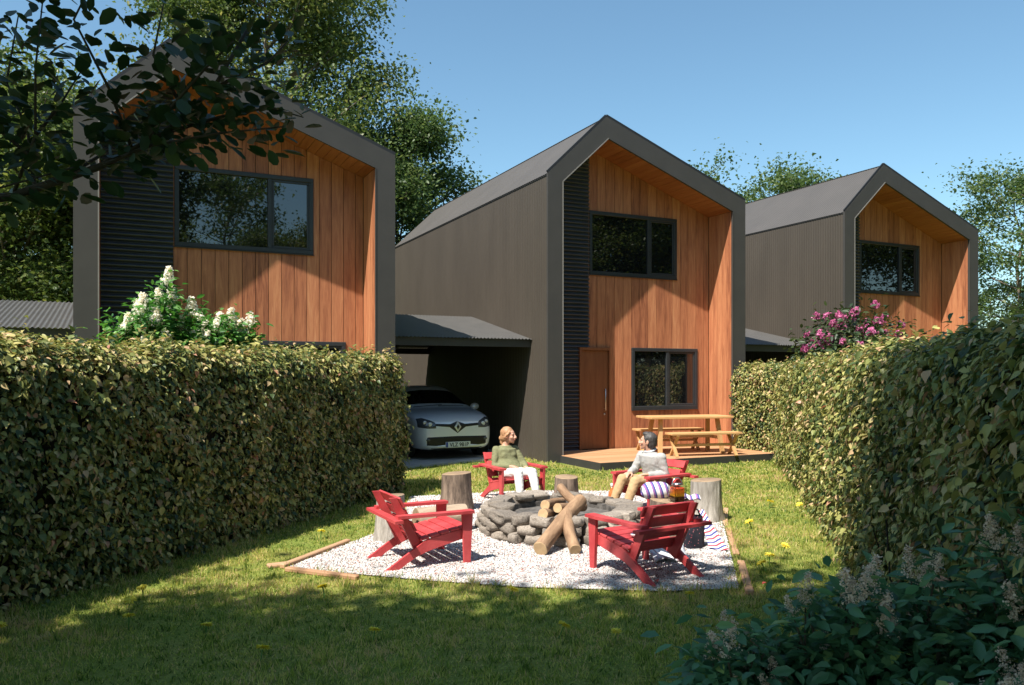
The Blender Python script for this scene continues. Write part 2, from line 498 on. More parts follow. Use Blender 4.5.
# leaf templates: verts (x across, y towards the tip, z normal) and faces
def T(vs, fs):
    return np.array(vs, float), [list(f) for f in fs]
LEAF = T([(0, 0, 0), (.27, .3, .07), (.23, .68, .05), (0, 1, -.10), (-.23, .68, .05), (-.27, .3, .07), (0, .5, -.02)],
         [(0, 1, 2, 6), (6, 2, 3), (0, 6, 4, 5), (6, 3, 4)])
RHOMB = T([(0, 0, 0), (.32, .45, .10), (0, 1, -.05), (-.32, .45, .10)], [(0, 1, 2), (0, 2, 3)])
LOBED = T([(0, 0, 0), (.26, .05, .09), (.37, .27, .10), (.31, .50, .06), (.15, .76, -.04), (0, 1, -.20), (-.15, .76, -.04), (-.31, .50, .06), (-.37, .27, .10), (-.26, .05, .09), (0, .5, -.03)],
          [(0, 1, 2, 10), (10, 2, 3, 4), (10, 4, 5), (0, 10, 8, 9), (10, 6, 7, 8), (10, 5, 6)])
OVATE = T([(0, 0, 0), (.22, .22, .05), (.36, .55, .05), (.24, .88, 0), (0, 1, -.06), (-.24, .88, 0), (-.36, .55, .05), (-.22, .22, .05), (0, .5, -.03)],
          [(0, 1, 2, 8), (8, 2, 3, 4), (0, 8, 6, 7), (8, 4, 5, 6)])
BLADE_T = T([(-.5, 0, 0), (.5, 0, 0), (.36, .55, .06), (-.36, .55, .06), (0, 1, .26)], [(0, 1, 2, 3), (3, 2, 4)])
_o = [(1, 0, 0), (0, 1, 0), (-1, 0, 0), (0, -1, 0), (0, 0, .8), (0, 0, -.8)]
PEB = T(_o, [(0, 1, 4), (1, 2, 4), (2, 3, 4), (3, 0, 4), (1, 0, 5), (2, 1, 5), (3, 2, 5), (0, 3, 5)])
PETAL = T([(-.35, 0, 0), (.35, 0, 0), (.5, .7, .12), (0, 1, .2), (-.5, .7, .12)], [(0, 1, 2, 3, 4)])

def scatter(name, tpl, P, Nn, U, sx, sy, tint, smooth=False):
    """one mesh with a copy of the template at each point, normal Nn, tip direction U"""
    V, F = tpl
    n = len(P)
    U = U - Nn * (U * Nn).sum(1, keepdims=True)
    ln = np.linalg.norm(U, axis=1, keepdims=True)
    bad = ln[:, 0] < 1e-5
    U[bad] = np.cross(Nn[bad], np.array([0.3, 0.9, 0.2]))
    U /= np.maximum(np.linalg.norm(U, axis=1, keepdims=True), 1e-6)
    X = np.cross(U, Nn)
    k = len(V)
    sz = (sx + sy) * .5
    out = (P[:, None, :] + V[None, :, 0:1] * (X * sx[:, None])[:, None, :] + V[None, :, 1:2] * (U * sy[:, None])[:, None, :] + V[None, :, 2:3] * (Nn * sz[:, None])[:, None, :])
    out = out.reshape(-1, 3).astype(np.float32)
    tot = np.array([len(f) for f in F]); flat = np.array([i for f in F for i in f])
    loops = (flat[None, :] + (np.arange(n) * k)[:, None]).reshape(-1).astype(np.int32)
    totals = np.tile(tot, n)
    starts = np.concatenate([[0], np.cumsum(totals)[:-1]]).astype(np.int32)
    me = bpy.data.meshes.new(name)
    me.vertices.add(len(out)); me.vertices.foreach_set("co", out.ravel())
    me.loops.add(len(loops)); me.loops.foreach_set("vertex_index", loops)
    me.polygons.add(len(totals)); me.polygons.foreach_set("loop_start", starts)
    me.update(calc_edges=True)
    a = me.attributes.new("tint", 'FLOAT', 'FACE')
    a.data.foreach_set("value", np.repeat(tint, len(F)).astype(np.float32))
    if smooth:
        me.polygons.foreach_set("use_smooth", [True] * len(me.polygons))
    me.validate()
    return me

def unit(a):
    return a / np.maximum(np.linalg.norm(a, axis=1, keepdims=True), 1e-9)

def pnoise(P, s, seed=0.0):
    return np.array([noise.noise(Vector((p[0] * s + seed, p[1] * s - seed, p[2] * s))) for p in P])

def HW(u, s, z=0.0):
    """point of the row of houses (u along the row from the middle house's corner, s into the plot) in the world"""
    return Vector((0.7055 + u * math.cos(HA) - s * math.sin(HA), 15.345 + u * math.sin(HA) + s * math.cos(HA), z))

# ------------------------------------------------------------------ ground and paving
def sheet(name, poly, z, material, kind='structure'):
    me = bpy.data.meshes.new(name)
    me.from_pydata([(p[0], p[1], z) for p in poly], [], [list(range(len(poly)))])
    o = link(name, me, material)
    o['kind'] = kind
    return o
sheet('ground', [(900 * math.cos(2 * PI * k / 48), 900 * math.sin(2 * PI * k / 48)) for k in range(48)], 0.0, M['ground'])

GRAVEL = [(-1.97, 6.98), (-1.30, 9.0), (-1.42, 11.05), (0.2, 11.62), (1.75, 11.55), (2.75, 11.0), (2.42, 9.1), (1.80, 6.30), (1.2, 6.22), (0.1, 6.34), (-0.7, 6.55)]
def inside(poly, X, Y):
    r = np.zeros(len(X), bool)
    j = len(poly) - 1
    for i in range(len(poly)):
        xi, yi = poly[i]; xj, yj = poly[j]
        c = ((yi > Y) != (yj > Y)) & (X < (xj - xi) * (Y - yi) / (yj - yi + 1e-12) + xi)
        r ^= c
        j = i
    return r
sheet('gravel_bed', GRAVEL, 0.012, M['gravel'])
slab = [HW(-3.1, 0.25), HW(0.0, 1.15), HW(0.0, 7.4), HW(-3.1, 7.4)]
mb = MB(); mb.prism([(p.x, p.y) for p in slab], -0.05, 0.045, axis='z')
o = mb.build('carport_paving', M['concrete']); o['kind'] = 'structure'
slab2 = [HW(5.0, 0.6), HW(8.05, 0.9), HW(8.05, 7.4), HW(5.0, 7.4)]
mb = MB(); mb.prism([(p.x, p.y) for p in slab2], -0.05, 0.045, axis='z')
o = mb.build('driveway', M['concrete']); o['kind'] = 'structure'

# ------------------------------------------------------------------ houses
W = 4.9; TU = 1.32; HL = 5.60; HR = 5.52; HT = 6.85; LEN = 9.95; REC = 0.81
OUT = [(0, 0), (0, HL), (TU, HT), (W, HR), (W, 0)]
INN = [(0.32, 0), (0.32, 5.485), (1.37, 6.46), (4.565, 5.285), (4.565, 0)]
def inn_top(x):
    if x <= INN[2][0]:
        return INN[1][1] + (INN[2][1] - INN[1][1]) * (x - INN[1][0]) / (INN[2][0] - INN[1][0])
    return INN[2][1] + (INN[3][1] - INN[2][1]) * (x - INN[2][0]) / (INN[3][0] - INN[2][0])
UPW = (1.40, 3.665, 3.83, 5.17); LOW = (2.47, 4.24, 0.96, 2.30); DOOR = (1.14, 1.92, 0.145, 2.29)

def build_window(house, rect, mull):
    x0, x1, z0, z1 = rect
    y = REC
    f = MB()
    t = 0.075
    f.span(x0, x1, y - .022, y + .05, z1 - t, z1, bev=.006); f.span(x0, x1, y - .022, y + .05, z0, z0 + t, bev=.006)
    f.span(x0, x0 + t, y - .022, y + .05, z0 + t, z1 - t, bev=.006); f.span(x1 - t, x1, y - .022, y + .05, z0 + t, z1 - t, bev=.006)
    w = thing_part('window', house)
    f.build('frame', M['window_frame'], w)
    c = MB(); c.span(mull - .035, mull + .035, y - .014, y + .045, z0 + t, z1 - t, bev=.005)
    # opening sash on the narrow side
    a0, a1 = mull + .035, x1 - t
    for q in ((a0, a1, z1 - t - .045, z1 - t), (a0, a1, z0 + t, z0 + t + .045), (a0, a0 + .04, z0 + t + .045, z1 - t - .045), (a1 - .04, a1, z0 + t + .045, z1 - t - .045)):
        c.span(q[0] + .002, q[1] - .002, y - .004, y + .04, q[2] + .002, q[3] - .002, bev=.004)
    c.build('sash', M['window_frame'], w)
    g = MB(); g.span(x0 + t * .6, mull, y + .026, y + .034, z0 + t * .6, z1 - t * .6)
    g.span(mull, x1 - t * .6, y + .012, y + .020, z0 + t * .6, z1 - t * .6)
    g.build('pane', M['window_glass'], w)
    s = MB(); s.span(x0 - .01, x1 + .01, y - .034, y - .001, z0 - .018, z0 - .002, bev=.004)
    s.build('sill', M['window_frame'], w)
    return w

def thing_part(name, parent):
    """an Empty that only gathers the pieces of one part"""
    o = bpy.data.objects.new(name, None); o.empty_display_size = .1
    C.objects.link(o); o.parent = parent
    return o

def ribbed(mb, fn, n, amp):
    """a corrugated sheet: fn(t, h, lift) with h 0..1 across"""
    seg = n * 6
    vs = []
    for k in range(seg + 1):
        t = k / seg
        l = amp * math.sin(2 * PI * n * t)
        vs.append(fn(t, 0, l)); vs.append(fn(t, 1, l))
    fs = [(2 * k, 2 * k + 1, 2 * k + 3, 2 * k + 2) for k in range(seg)]
    mb.add(vs, fs)

def make_house():
    h = thing('house', 'tmp', 'house', HW(0, 0), HA, 'gabled houses in a row')
    # side and rear walls
    wb = MB()
    ribbed(wb, lambda t, v, l: (l - .003, .06 + (LEN - .06) * t, HL * v), 130, .0030)
    ribbed(wb, lambda t, v, l: (W - l + .003, .06 + (LEN - .06) * t, HR * v), 130, .0030)
    wb.add([(0, LEN, 0), (0, LEN, HL), (TU, LEN, HT), (W, LEN, HR), (W, LEN, 0)], [(0, 1, 2, 3, 4)])
    wb.build('wall', M['wall_metal'], h, recalc=False)
    rb = MB()
    nl = Vector((-(HT - HL), 0, TU)).normalized(); nr = Vector((HT - HR, 0, W - TU)).normalized()
    def slope(a, bpt, n):
        a = Vector((a[0], 0, a[1])); bpt = Vector((bpt[0], 0, bpt[1]))
        def fn(t, v, l):
            p = a.lerp(bpt, v) + n * (0.022 + l)
            return (p.x, .06 + (LEN + .02 - .06) * t, p.z)
        return fn
    dl = (Vector((TU, HT)) - Vector((0, HL))).normalized(); dr = (Vector((W, HR)) - Vector((TU, HT))).normalized()
    eL = Vector((0, HL)) - dl * .016; eR = Vector((W, HR)) + dr * .016
    ribbed(rb, slope(eL, (TU, HT), nl), 130, .004)
    ribbed(rb, slope((TU, HT), eR, nr), 130, .004)
    for a, bpt, n in ((eL, (TU, HT), nl), ((TU, HT), eR, nr)):
        p = [Vector((a[0], y, a[1])) + n * (-.004) for y in (.06, LEN + .02)] + [Vector((bpt[0], y, bpt[1])) + n * (-.004) for y in (LEN + .02, .06)]
        rb.add(p, [(0, 1, 2, 3)])
    rb.build('roof', M['roof_metal'], h, recalc=False)
    # ridge flashing and gutters lines
    tb = MB()
    tb.beam((TU - .005, .05, HT + .022), (TU - .005, LEN + .02, HT + .022), .06, .010)
    tb.build('ridge_flashing', M['frame_metal'], h)
    for xg, zg in ((-.022, HL), (W + .022, HR)):
        gb = MB(); gb.beam((xg * .45 if xg < 0 else W + .010, .06, zg - .012), (xg * .45 if xg < 0 else W + .010, LEN, zg - .012), .014, .016)
        gb.build('eaves_trim', M['dark_fascia'], h)
    # gable frame
    fb = MB()
    n = 5
    k = [(a, bb) for a, bb in OUT]; q = INN
    kk = [(-.012, 0), (-.012, HL + .012), (TU, HT + .035), (W + .012, HR + .018), (W + .012, 0)]
    vs = [(p[0], y, p[1]) for y in (0.0, .058) for p in kk + q]
    fs = []
    for i in range(4):
        o0, o1, i0, i1 = i, i + 1, 5 + i, 6 + i
        fs += [(o0, o1, i1, i0), (10 + o1, 10 + o0, 10 + i0, 10 + i1), (o0, 10 + o0, 10 + o1, o1), (i0, i1, 10 + i1, 10 + i0)]
    fb.add(vs, fs)
    fb.build('gable_frame', M['frame_metal'], h)
    for i in range(4):
        a, bb = q[i], q[i + 1]
        lb = MB()
        lb.beam(Vector((a[0], -.003, a[1])), Vector((bb[0], -.003, bb[1])), .018, .012, up=(0, 1, 0))
        lb.build('inner_trim', M['lit_trim_metal'] if i < 2 else M['frame_metal'], h)  # paler colour on the left pieces stands in for sunlight on that edge
    cb = MB()
    for i in (1, 2):
        a, bb = kk[i], kk[i + 1]
        cb.beam(Vector((a[0], .02, a[1] + .018)), Vector((bb[0], .02, bb[1] + .018)), .075, .028, up=(0, 1, 0))
    cb.build('verge_cap', M['dark_trim'], h)
    # recess: backing, boards
    bk = MB()
    bk.add([(p[0], REC + .06, p[1]) for p in INN], [(0, 1, 2, 3, 4)])
    bk.build('backing', M['black_backing'], h)
    cl = MB()
    x = 1.385
    rnd = random.Random(3)
    holes = [UPW, LOW, DOOR]
    while x < 4.565:
        x1 = min(x + .217, 4.565)
        tint = rnd.random()
        xs = sorted({x, x1 - .009} | {e for hh in holes for e in hh[:2] if x < e < x1 - .009})
        for a, bb in zip(xs[:-1], xs[1:]):
            if bb - a < .003: continue
            mid = (a + bb) / 2
            cuts = sorted([(hh[2], hh[3]) for hh in holes if hh[0] < mid < hh[1]])
            lo = .10
            segs = []
            for c0, c1 in cuts:
                segs.append((lo, c0)); lo = c1
            segs.append((lo, None))
            for s0, s1 in segs:
                za = inn_top(a) - .004 if s1 is None else s1
                zb = inn_top(bb) - .004 if s1 is None else s1
                if za - s0 < .01: continue
                y0, y1 = REC, REC + .022
                cl.add([(a, y0, s0), (bb, y0, s0), (bb, y0, zb), (a, y0, za), (a, y1, s0), (bb, y1, s0), (bb, y1, zb), (a, y1, za)],
                       [(0, 1, 2, 3), (4, 7, 6, 5), (0, 4, 5, 1), (1, 5, 6, 2), (2, 6, 7, 3), (3, 7, 4, 0)], tint)
        x = x1
    cl.build('cladding', M['cladding'], h)
    # side lining boards (both reveals) and soffits
    for X, sgn, zt in ((4.565, 1, 5.285), (0.32, -1, 5.485)):
        sl = MB()
        y = .058
        while y < REC - .01:
            y1 = min(y + .15, REC)
            sl.span(X, X + sgn * .02, y, y1 - .006, .10, zt - .002, tint=rnd.random())
            y = y1
        sl.build('side_lining', M['cladding'], h)
    for a, bb in ((INN[1], INN[2]), (INN[2], INN[3])):
        so = MB()
        A = Vector((a[0], 0, a[1])); B = Vector((bb[0], 0, bb[1])); L = (B - A).length
        nrm = Vector((-(B - A).z, 0, (B - A).x)).normalized()
        nb = max(2, int(L / .15))
        for i in range(nb):
            p = A.lerp(B, i / nb); qv = A.lerp(B, (i + 1) / nb - .006 / L)
            t = rnd.random()
            vs = []
            for yy in (.058, REC + .02):
                vs += [(p.x, yy, p.z), (qv.x, yy, qv.z), (qv.x + nrm.x * .02, yy, qv.z + nrm.z * .02), (p.x + nrm.x * .02, yy, p.z + nrm.z * .02)]
            so.add(vs, [(0, 1, 2, 3), (7, 6, 5, 4), (0, 4, 5, 1), (1, 5, 6, 2), (2, 6, 7, 3), (3, 7, 4, 0)], t)
        so.build('soffit', M['soffit'], h)
    # dark corrugated panel with level ribs
    cp = MB()
    pitch = .083; sub = 8
    def col(xa, xb, za, zb, clip=False):
        nz = int((zb - za) / pitch * sub)
        vs = []; 
        for i in range(nz + 1):
            z = za + (zb - za) * i / nz
            yy = REC - .036 + .026 * math.sin(2 * PI * z / pitch)
            xl = xa
            if clip and z > 5.485:
                xl = max(xa, INN[1][0] + (z - 5.485) / (INN[2][1] - 5.485) * (INN[2][0] - INN[1][0]))
            vs += [(xl, yy, z), (xb, yy, z)]
        cp.add(vs, [(2 * i, 2 * i + 1, 2 * i + 3, 2 * i + 2) for i in range(nz)])
    col(.325, 1.125, .10, 2.30); col(.325, 1.38, 2.30, 6.44, True)
    cp.build('corrugated_panel', M['corrugated_dark'], h, smooth=True)
    build_window(h, UPW, 2.92); build_window(h, LOW, 3.42)
    # door
    dx0, dx1, dz0, dz1 = DOOR
    d = MB(); d.span(dx0 + .062, dx1 - .062, REC - .012, REC + .02, dz0 + .012, dz1 - .062, tint=.4, bev=.004)
    for gx in (.22, .42):
        pass
    dp = d.build('door', M['door_wood'], h)
    fr = MB()
    for r in ((dx0, dx0 + .06, dz0, dz1), (dx1 - .06, dx1, dz0, dz1), (dx0 + .06, dx1 - .06, dz1 - .06, dz1)):
        fr.span(r[0], r[1], REC - .06, REC + .02, r[2], r[3], tint=.55, bev=.004)
    fr.build('frame', M['door_wood'], dp)
    hd = MB()
    hx = dx1 - .15
    hd.tube([(hx, REC - .065, .96), (hx, REC - .065, 1.42)], [.013, .013], 10)
    for z in (1.0, 1.38):
        hd.tube([(hx, REC - .065, z), (hx, REC - .01, z)], [.009, .009], 8)
    hd.tube([(hx, REC - .03, .88), (hx, REC - .012, .88)], [.02, .02], 12)
    hd.build('handle', M['steel'], dp, smooth=True)
    return h

house = make_house()
house['label'] = 'middle dark gabled house with a door, two windows and a timber deck'
dup(house, HW(-8.03, -.16), HA, 'large dark gabled house at the left behind the shaded hedge')
dup(house, HW(8.11, .13), HA, 'smallest dark gabled house, at the right behind pink flowers')

# carports between the houses
def make_carport():
    c = thing('carport', 'tmp', 'carport', HW(0, 0), HA, 'carports between the houses')
    x0, x1 = -3.10, -.012
    sh = MB()
    f0, f1, f2 = (.68, 2.43), (3.75, 3.08), (6.8, 2.43)
    nv = 41
    for a, bb in ((f0, f1), (f2, f1)):
        ribbed(sh, lambda t, v, l: (x0 + (x1 - x0) * t, a[0] + (bb[0] - a[0]) * v, a[1] + (bb[1] - a[1]) * v + l), nv, .011)
    sh.build('roof', M['carport_metal'], c, smooth=True, recalc=False)
    for ya in (.74, 6.70):
        fa = MB(); fa.span(x0, x1, ya, ya + .04, 2.27, 2.425)
        fa.build('fascia', M['frame_metal'], c)
    for i in range(4):
        xx = x0 + .06 + (x1 - x0 - .12) * i / 3
        rf = MB()
        for a, bb in ((f0, f1), (f2, f1)):
            rf.beam((xx, a[0] + (.11 if a is f0 else -.11), a[1] - .055), (xx, bb[0], bb[1] - .09), .05, .10)
        rf.build('rafter', M['dark_fascia'], c)
    for yy in (.95, 6.55):
        p = MB(); p.span(x0 + .02, x0 + .11, yy, yy + .09, .04, 2.40, bev=.005)
        p.build('post', M['dark_fascia'], c)
    return c
carport = make_carport()
carport['label'] = 'corrugated roof carport over the silver car, beside the middle house'
dup(carport, HW(-8.03, -.16), HA, 'grey corrugated carport roof at the far left behind the hedge')
dup(carport, HW(8.11, .13), HA, 'dark carport half hidden behind the right hedge and pink flowers')

# deck in front of the middle house
dk = thing('deck', 'low timber deck with dark edge in front of the middle house', 'deck', HW(0, 0), HA)
db = MB()
rnd = random.Random(5)
def deckboard(xa, xb, y0, y1):
    x = xa
    while x < xb - .05:
        L = min(rnd.uniform(1.6, 2.6), xb - x)
        if xb - x - L < .5: L = xb - x
        db.span(x, x + L - .004, y0, y1 - .006, .118, .145, tint=rnd.random(), bev=.003)
        x += L
y = -1.44
while y < -.02:
    y1 = min(y + .118, -.006); deckboard(.28, 4.42, y, y1); y = y1
y = 0.0
while y < REC - .06:
    y1 = min(y + .118, REC - .05); deckboard(.345, 4.545, y, y1); y = y1
db.build('decking', M['deck_wood'], dk)
fb = MB()
fb.span(.258, 4.42, -1.465, -1.443, 0.0, .138); fb.span(.258, .277, -1.443, -.006, 0.0, .138); fb.span(4.423, 4.44, -1.465, -.006, 0, .138)
fb.build('fascia', M['dark_fascia'], dk)

# picnic set
PS = R(15)
def xleg(mb, x, wb, wt, hgt, t=.035, w=.06):
    mb.beam((x, -wb, 0), (x, wt, hgt), t, w, up=(1, 0, 0), tint=.3)
    mb.beam((x + t, wb, 0), (x + t, -wt, hgt), t, w, up=(1, 0, 0), tint=.6)
def make_bench(L, label, loc):
    b = thing('bench', label, 'bench', loc, PS, 'picnic benches on the deck')
    s = MB()
    for i in range(3):
        s.span(-L / 2, L / 2, -.155 + i * .105, -.155 + i * .105 + .098, .415, .455, tint=random.random(), bev=.005)
    s.build('seat', M['pine_x'], b)
    for sx in (-1, 1):
        l = MB(); xleg(l, sx * (L / 2 - .12) - .018, .17, .14, .413)
        l.build('leg', M['pine_z'], b)
    st = MB(); st.span(-L / 2 + .16, L / 2 - .16, -.025, .025, .185, .235, tint=.5, bev=.004)
    st.build('stretcher', M['pine_x'], b)
    return b
make_bench(1.5, 'near pale timber bench with crossed legs along the deck front', (3.72, 15.42, .145))
make_bench(1.5, 'far pale timber bench with crossed legs, behind the table', (3.26, 16.58, .145))
tb = thing('picnic_table', 'pale timber picnic table on the deck under the lower window', 'table', (3.48, 16.02, .145), PS)
s = MB()
for i in range(5):
    s.span(-.9, .9, -.36 + i * .145, -.36 + i * .145 + .138, .70, .745, tint=random.random(), bev=.006)
s.build('tabletop', M['pine_x'], tb)
for sx in (-1, 1):
    for sy in (-1, 1):
        l = MB(); l.beam((sx * .68, sy * .30, 0), (sx * .62, sy * .19, .698), .06, .075, up=(1, 0, 0), tint=random.random())
        l.build('leg', M['pine_z'], tb)
r = MB(); r.span(-.60, .60, -.025, .025, .30, .36); 
for sx in (-1, 1): r.span(sx * .655 - .02, sx * .655 + .02, -.27, .27, .28, .34)
r.build('stretcher', M['pine_x'], tb)

# ------------------------------------------------------------------ fire pit
PIT = Vector((.54, 8.70, 0.012))
def stone_mesh(seed):
    bm = bmesh.new()
    bmesh.ops.create_icosphere(bm, subdivisions=3, radius=1)
    for v in bm.verts:
        n = v.co.normalized()
        p = Vector([math.copysign(abs(c) ** 0.40, c) for c in n])
        p *= 0.86
        off = noise.noise_vector(n * 1.5 + Vector((seed * 7.3, seed * 3.1, seed))) * .20 + noise.noise_vector(n * 4 + Vector((seed, seed * 5, 1))) * .075 + noise.noise_vector(n * 9 + Vector((seed, 2, seed))) * .03
        v.co = p + off
    me = bpy.data.meshes.new('stone'); bm.to_mesh(me); bm.free()
    me.materials.append(M['stone'])
    me.polygons.foreach_set("use_smooth", [True] * len(me.polygons))
    return me
stones = [stone_mesh(k + 1.37) for k in range(9)]
pit = thing('fire_pit', 'round fire pit of stacked grey stones on white gravel', 'fire pit', PIT)
rnd = random.Random(11)
def put_stone(r, a, z, sx, sr, sz):
    o = link('stone', rnd.choice(stones), None, pit)
    o.location = (r * math.cos(a), r * math.sin(a), z)
    o.rotation_euler = (rnd.uniform(-.12, .12), rnd.uniform(-.12, .12), a + PI / 2 + rnd.uniform(-.15, .15) + (PI if rnd.random() < .5 else 0))
    o.scale = (sx, sr, sz)
for c, (z, n, r) in enumerate(((.048, 23, .775), (.138, 22, .76), (.226, 20, .75))):
    a = rnd.uniform(0, .2)
    ws = [rnd.uniform(.65, 1.35) for _ in range(n)]
    tot = sum(ws)
    for w in ws:
        da = 2 * PI * w / tot
        put_stone(r + rnd.uniform(-.02, .02), a + da / 2, z + rnd.uniform(-.008, .008), da * r * .54, rnd.uniform(.15, .17), rnd.uniform(.058, .068))
        a += da
for a in (1.45, 1.9, 2.3, 2.7, 3.1, 3.5):
    put_stone(.70 + rnd.uniform(-.03, .03), a + rnd.uniform(-.1, .1), .285, rnd.uniform(.13, .18), rnd.uniform(.10, .14), rnd.uniform(.035, .05))
ib = MB()
ib.lathe([(.70, .0), (.70, .22), (.60, .22), (.60, .165), (.30, .15), (.001, .16)], 48)
ib.build('pit_lining', M['pit_soil'], pit)

def make_log(name, p0, p1, r, label, group='firewood logs in the fire pit', bend=.02):
    p0 = Vector(p0); p1 = Vector(p1)
    d = p1 - p0; L = d.length
    t = thing(name, label, 'log', p0, 0, group)
    t.rotation_euler = d.to_track_quat('Z', 'Y').to_euler()
    sd = random.random() * 50
    mb = MB(); nr = 9
    pr = []
    for i in range(nr + 1):
        z = L * i / nr
        pr.append((r * (1 + .06 * noise.noise(Vector((sd, z * 6, 0)))), z))
    seg = 22
    vs = []; fs = []
    for rr, z in pr:
        bx = bend * math.sin(PI * z / L)
        for k in range(seg):
            a = 2 * PI * k / seg
            q = rr * (1 + .10 * noise.noise(Vector((math.cos(a) * 1.6 + sd, math.sin(a) * 1.6, z * 3))))
            vs.append((bx + q * math.cos(a), q * math.sin(a), z))
    for i in range(nr):
        for k in range(seg):
            fs.append((i * seg + k, i * seg + (k + 1) % seg, (i + 1) * seg + (k + 1) % seg, (i + 1) * seg + k))
    mb.add(vs, fs)
    mb.build('bark', M['fire_bark'], t, smooth=True)
    for z, i, s in ((0, 0, -1), (L, nr, 1)):
        c = MB()
        ring = [Vector(v) * 1 for v in vs[i * seg:(i + 1) * seg]]
        ctr = sum(ring, Vector()) / seg
        rr = [ctr + (v - ctr) * .93 + Vector((0, 0, s * .004)) for v in ring]
        c.add(ring + rr + [ctr + Vector((0, 0, s * .004))], [(k, (k + 1) % seg, seg + (k + 1) % seg, seg + k) for k in range(seg)] + [(seg + k, seg + (k + 1) % seg, 2 * seg) for k in range(seg)])
        c.build('cut_end', M['fire_cut'], t)
    return t
make_log('firewood_log', (.265, 7.44, .075), (.71, 8.26, .40), .072, 'long firewood log leaning from the gravel onto the pit rim', bend=.012)
make_log('firewood_log', (.595, 7.47, .062), (.555, 8.00, .32), .057, 'short pale log propped upright against the pit front')
make_log('firewood_log', (.70, 8.22, .36), (.52, 8.55, .50), .046, 'log sticking up at the top of the woodpile, crossing the long log')
make_log('firewood_log', (.335, 8.06, .385), (.55, 8.80, .30), .050, 'log in the pit showing its round pale end towards the left')
make_log('firewood_log', (.31, 7.94, .315), (.58, 8.55, .24), .055, 'split log lying low over the front rim, left of the long log')
make_log('firewood_log', (.46, 8.02, .36), (.78, 8.7, .26), .048, 'log lying across the pit just behind the long log')

# ------------------------------------------------------------------ stumps
def make_stump(x, y, r, h, label, bark='bark', taper=.88, tilt=(0, 0), group='tree stump seats around the fire pit'):
    t = thing('tree_stump', label, 'stump', (x, y, .008), random.uniform(0, 6), group)
    t.rotation_euler = (tilt[0], tilt[1], t.rotation_euler[2])
    sd = random.random() * 40
    seg, nr = 96, 14
    vs = []; fs = []
    for i in range(nr + 1):
        v = i / nr
        for k in range(seg):
            a = 2 * PI * k / seg
            fl = 1 + .16 * (1 - v) ** 3 * (1 + .5 * math.sin(5 * a + sd))
            rr = r * (1 - (1 - taper) * v) * fl
            rr *= 1 + .06 * noise.noise(Vector((math.cos(a) * 1.2 + sd, math.sin(a) * 1.2, v))) + .030 * noise.noise(Vector((math.cos(a) * 9, math.sin(a) * 9 + sd, v * 1.5)))
            vs.append((rr * math.cos(a), rr * math.sin(a), h * v + (.012 * math.sin(a + sd) if i == nr else 0)))
    for i in range(nr):
        for k in range(seg):
            fs.append((i * seg + k, i * seg + (k + 1) % seg, (i + 1) * seg + (k + 1) % seg, (i + 1) * seg + k))
    mb = MB(); mb.add(vs, fs); mb.build('bark', M[bark], t, smooth=True)
    top = [Vector(v) for v in vs[nr * seg:]]
    c = MB(); c.add(top + [Vector((p.x * .96, p.y * .96, p.z + .004)) for p in top] + [Vector((0, 0, h + .004))], [(k, (k + 1) % seg, seg + (k + 1) % seg, seg + k) for k in range(seg)] + [(seg + k, seg + (k + 1) % seg, 2 * seg) for k in range(seg)])
    c.build('cut_face', M['cut_wood'], t, smooth=True)
    return t
make_stump(-.70, 10.02, .20, .46, 'brown tree stump seat between the two left red chairs', taper=.92)
make_stump(.70, 10.25, .165, .385, 'brown tree stump right behind the fire pit, beside the woman')
make_stump(2.27, 9.30, .185, .47, 'pale grey ridged tree stump behind the seated man\'s chair', bark='grey_bark', taper=.95)
make_stump(-1.25, 8.18, .155, .455, 'grey tree stump behind the back of the left foreground chair', bark='grey_bark', taper=.9)
make_stump(1.66, 8.22, .235, .40, 'low wide stump serving as side table for the amber drink jar', taper=.97, group='tree stump seats around the fire pit')
t = make_log('log_seat', (-1.02, 8.46, .155), (-.52, 8.72, .155), .135, 'thick log lying on the gravel behind the left foreground chair', group='tree stump seats around the fire pit', bend=.0)
for ch in kids(t):
    ch.data.materials[0] = M['pale_bark'] if ch.name.startswith('bark') else M['cut_wood']

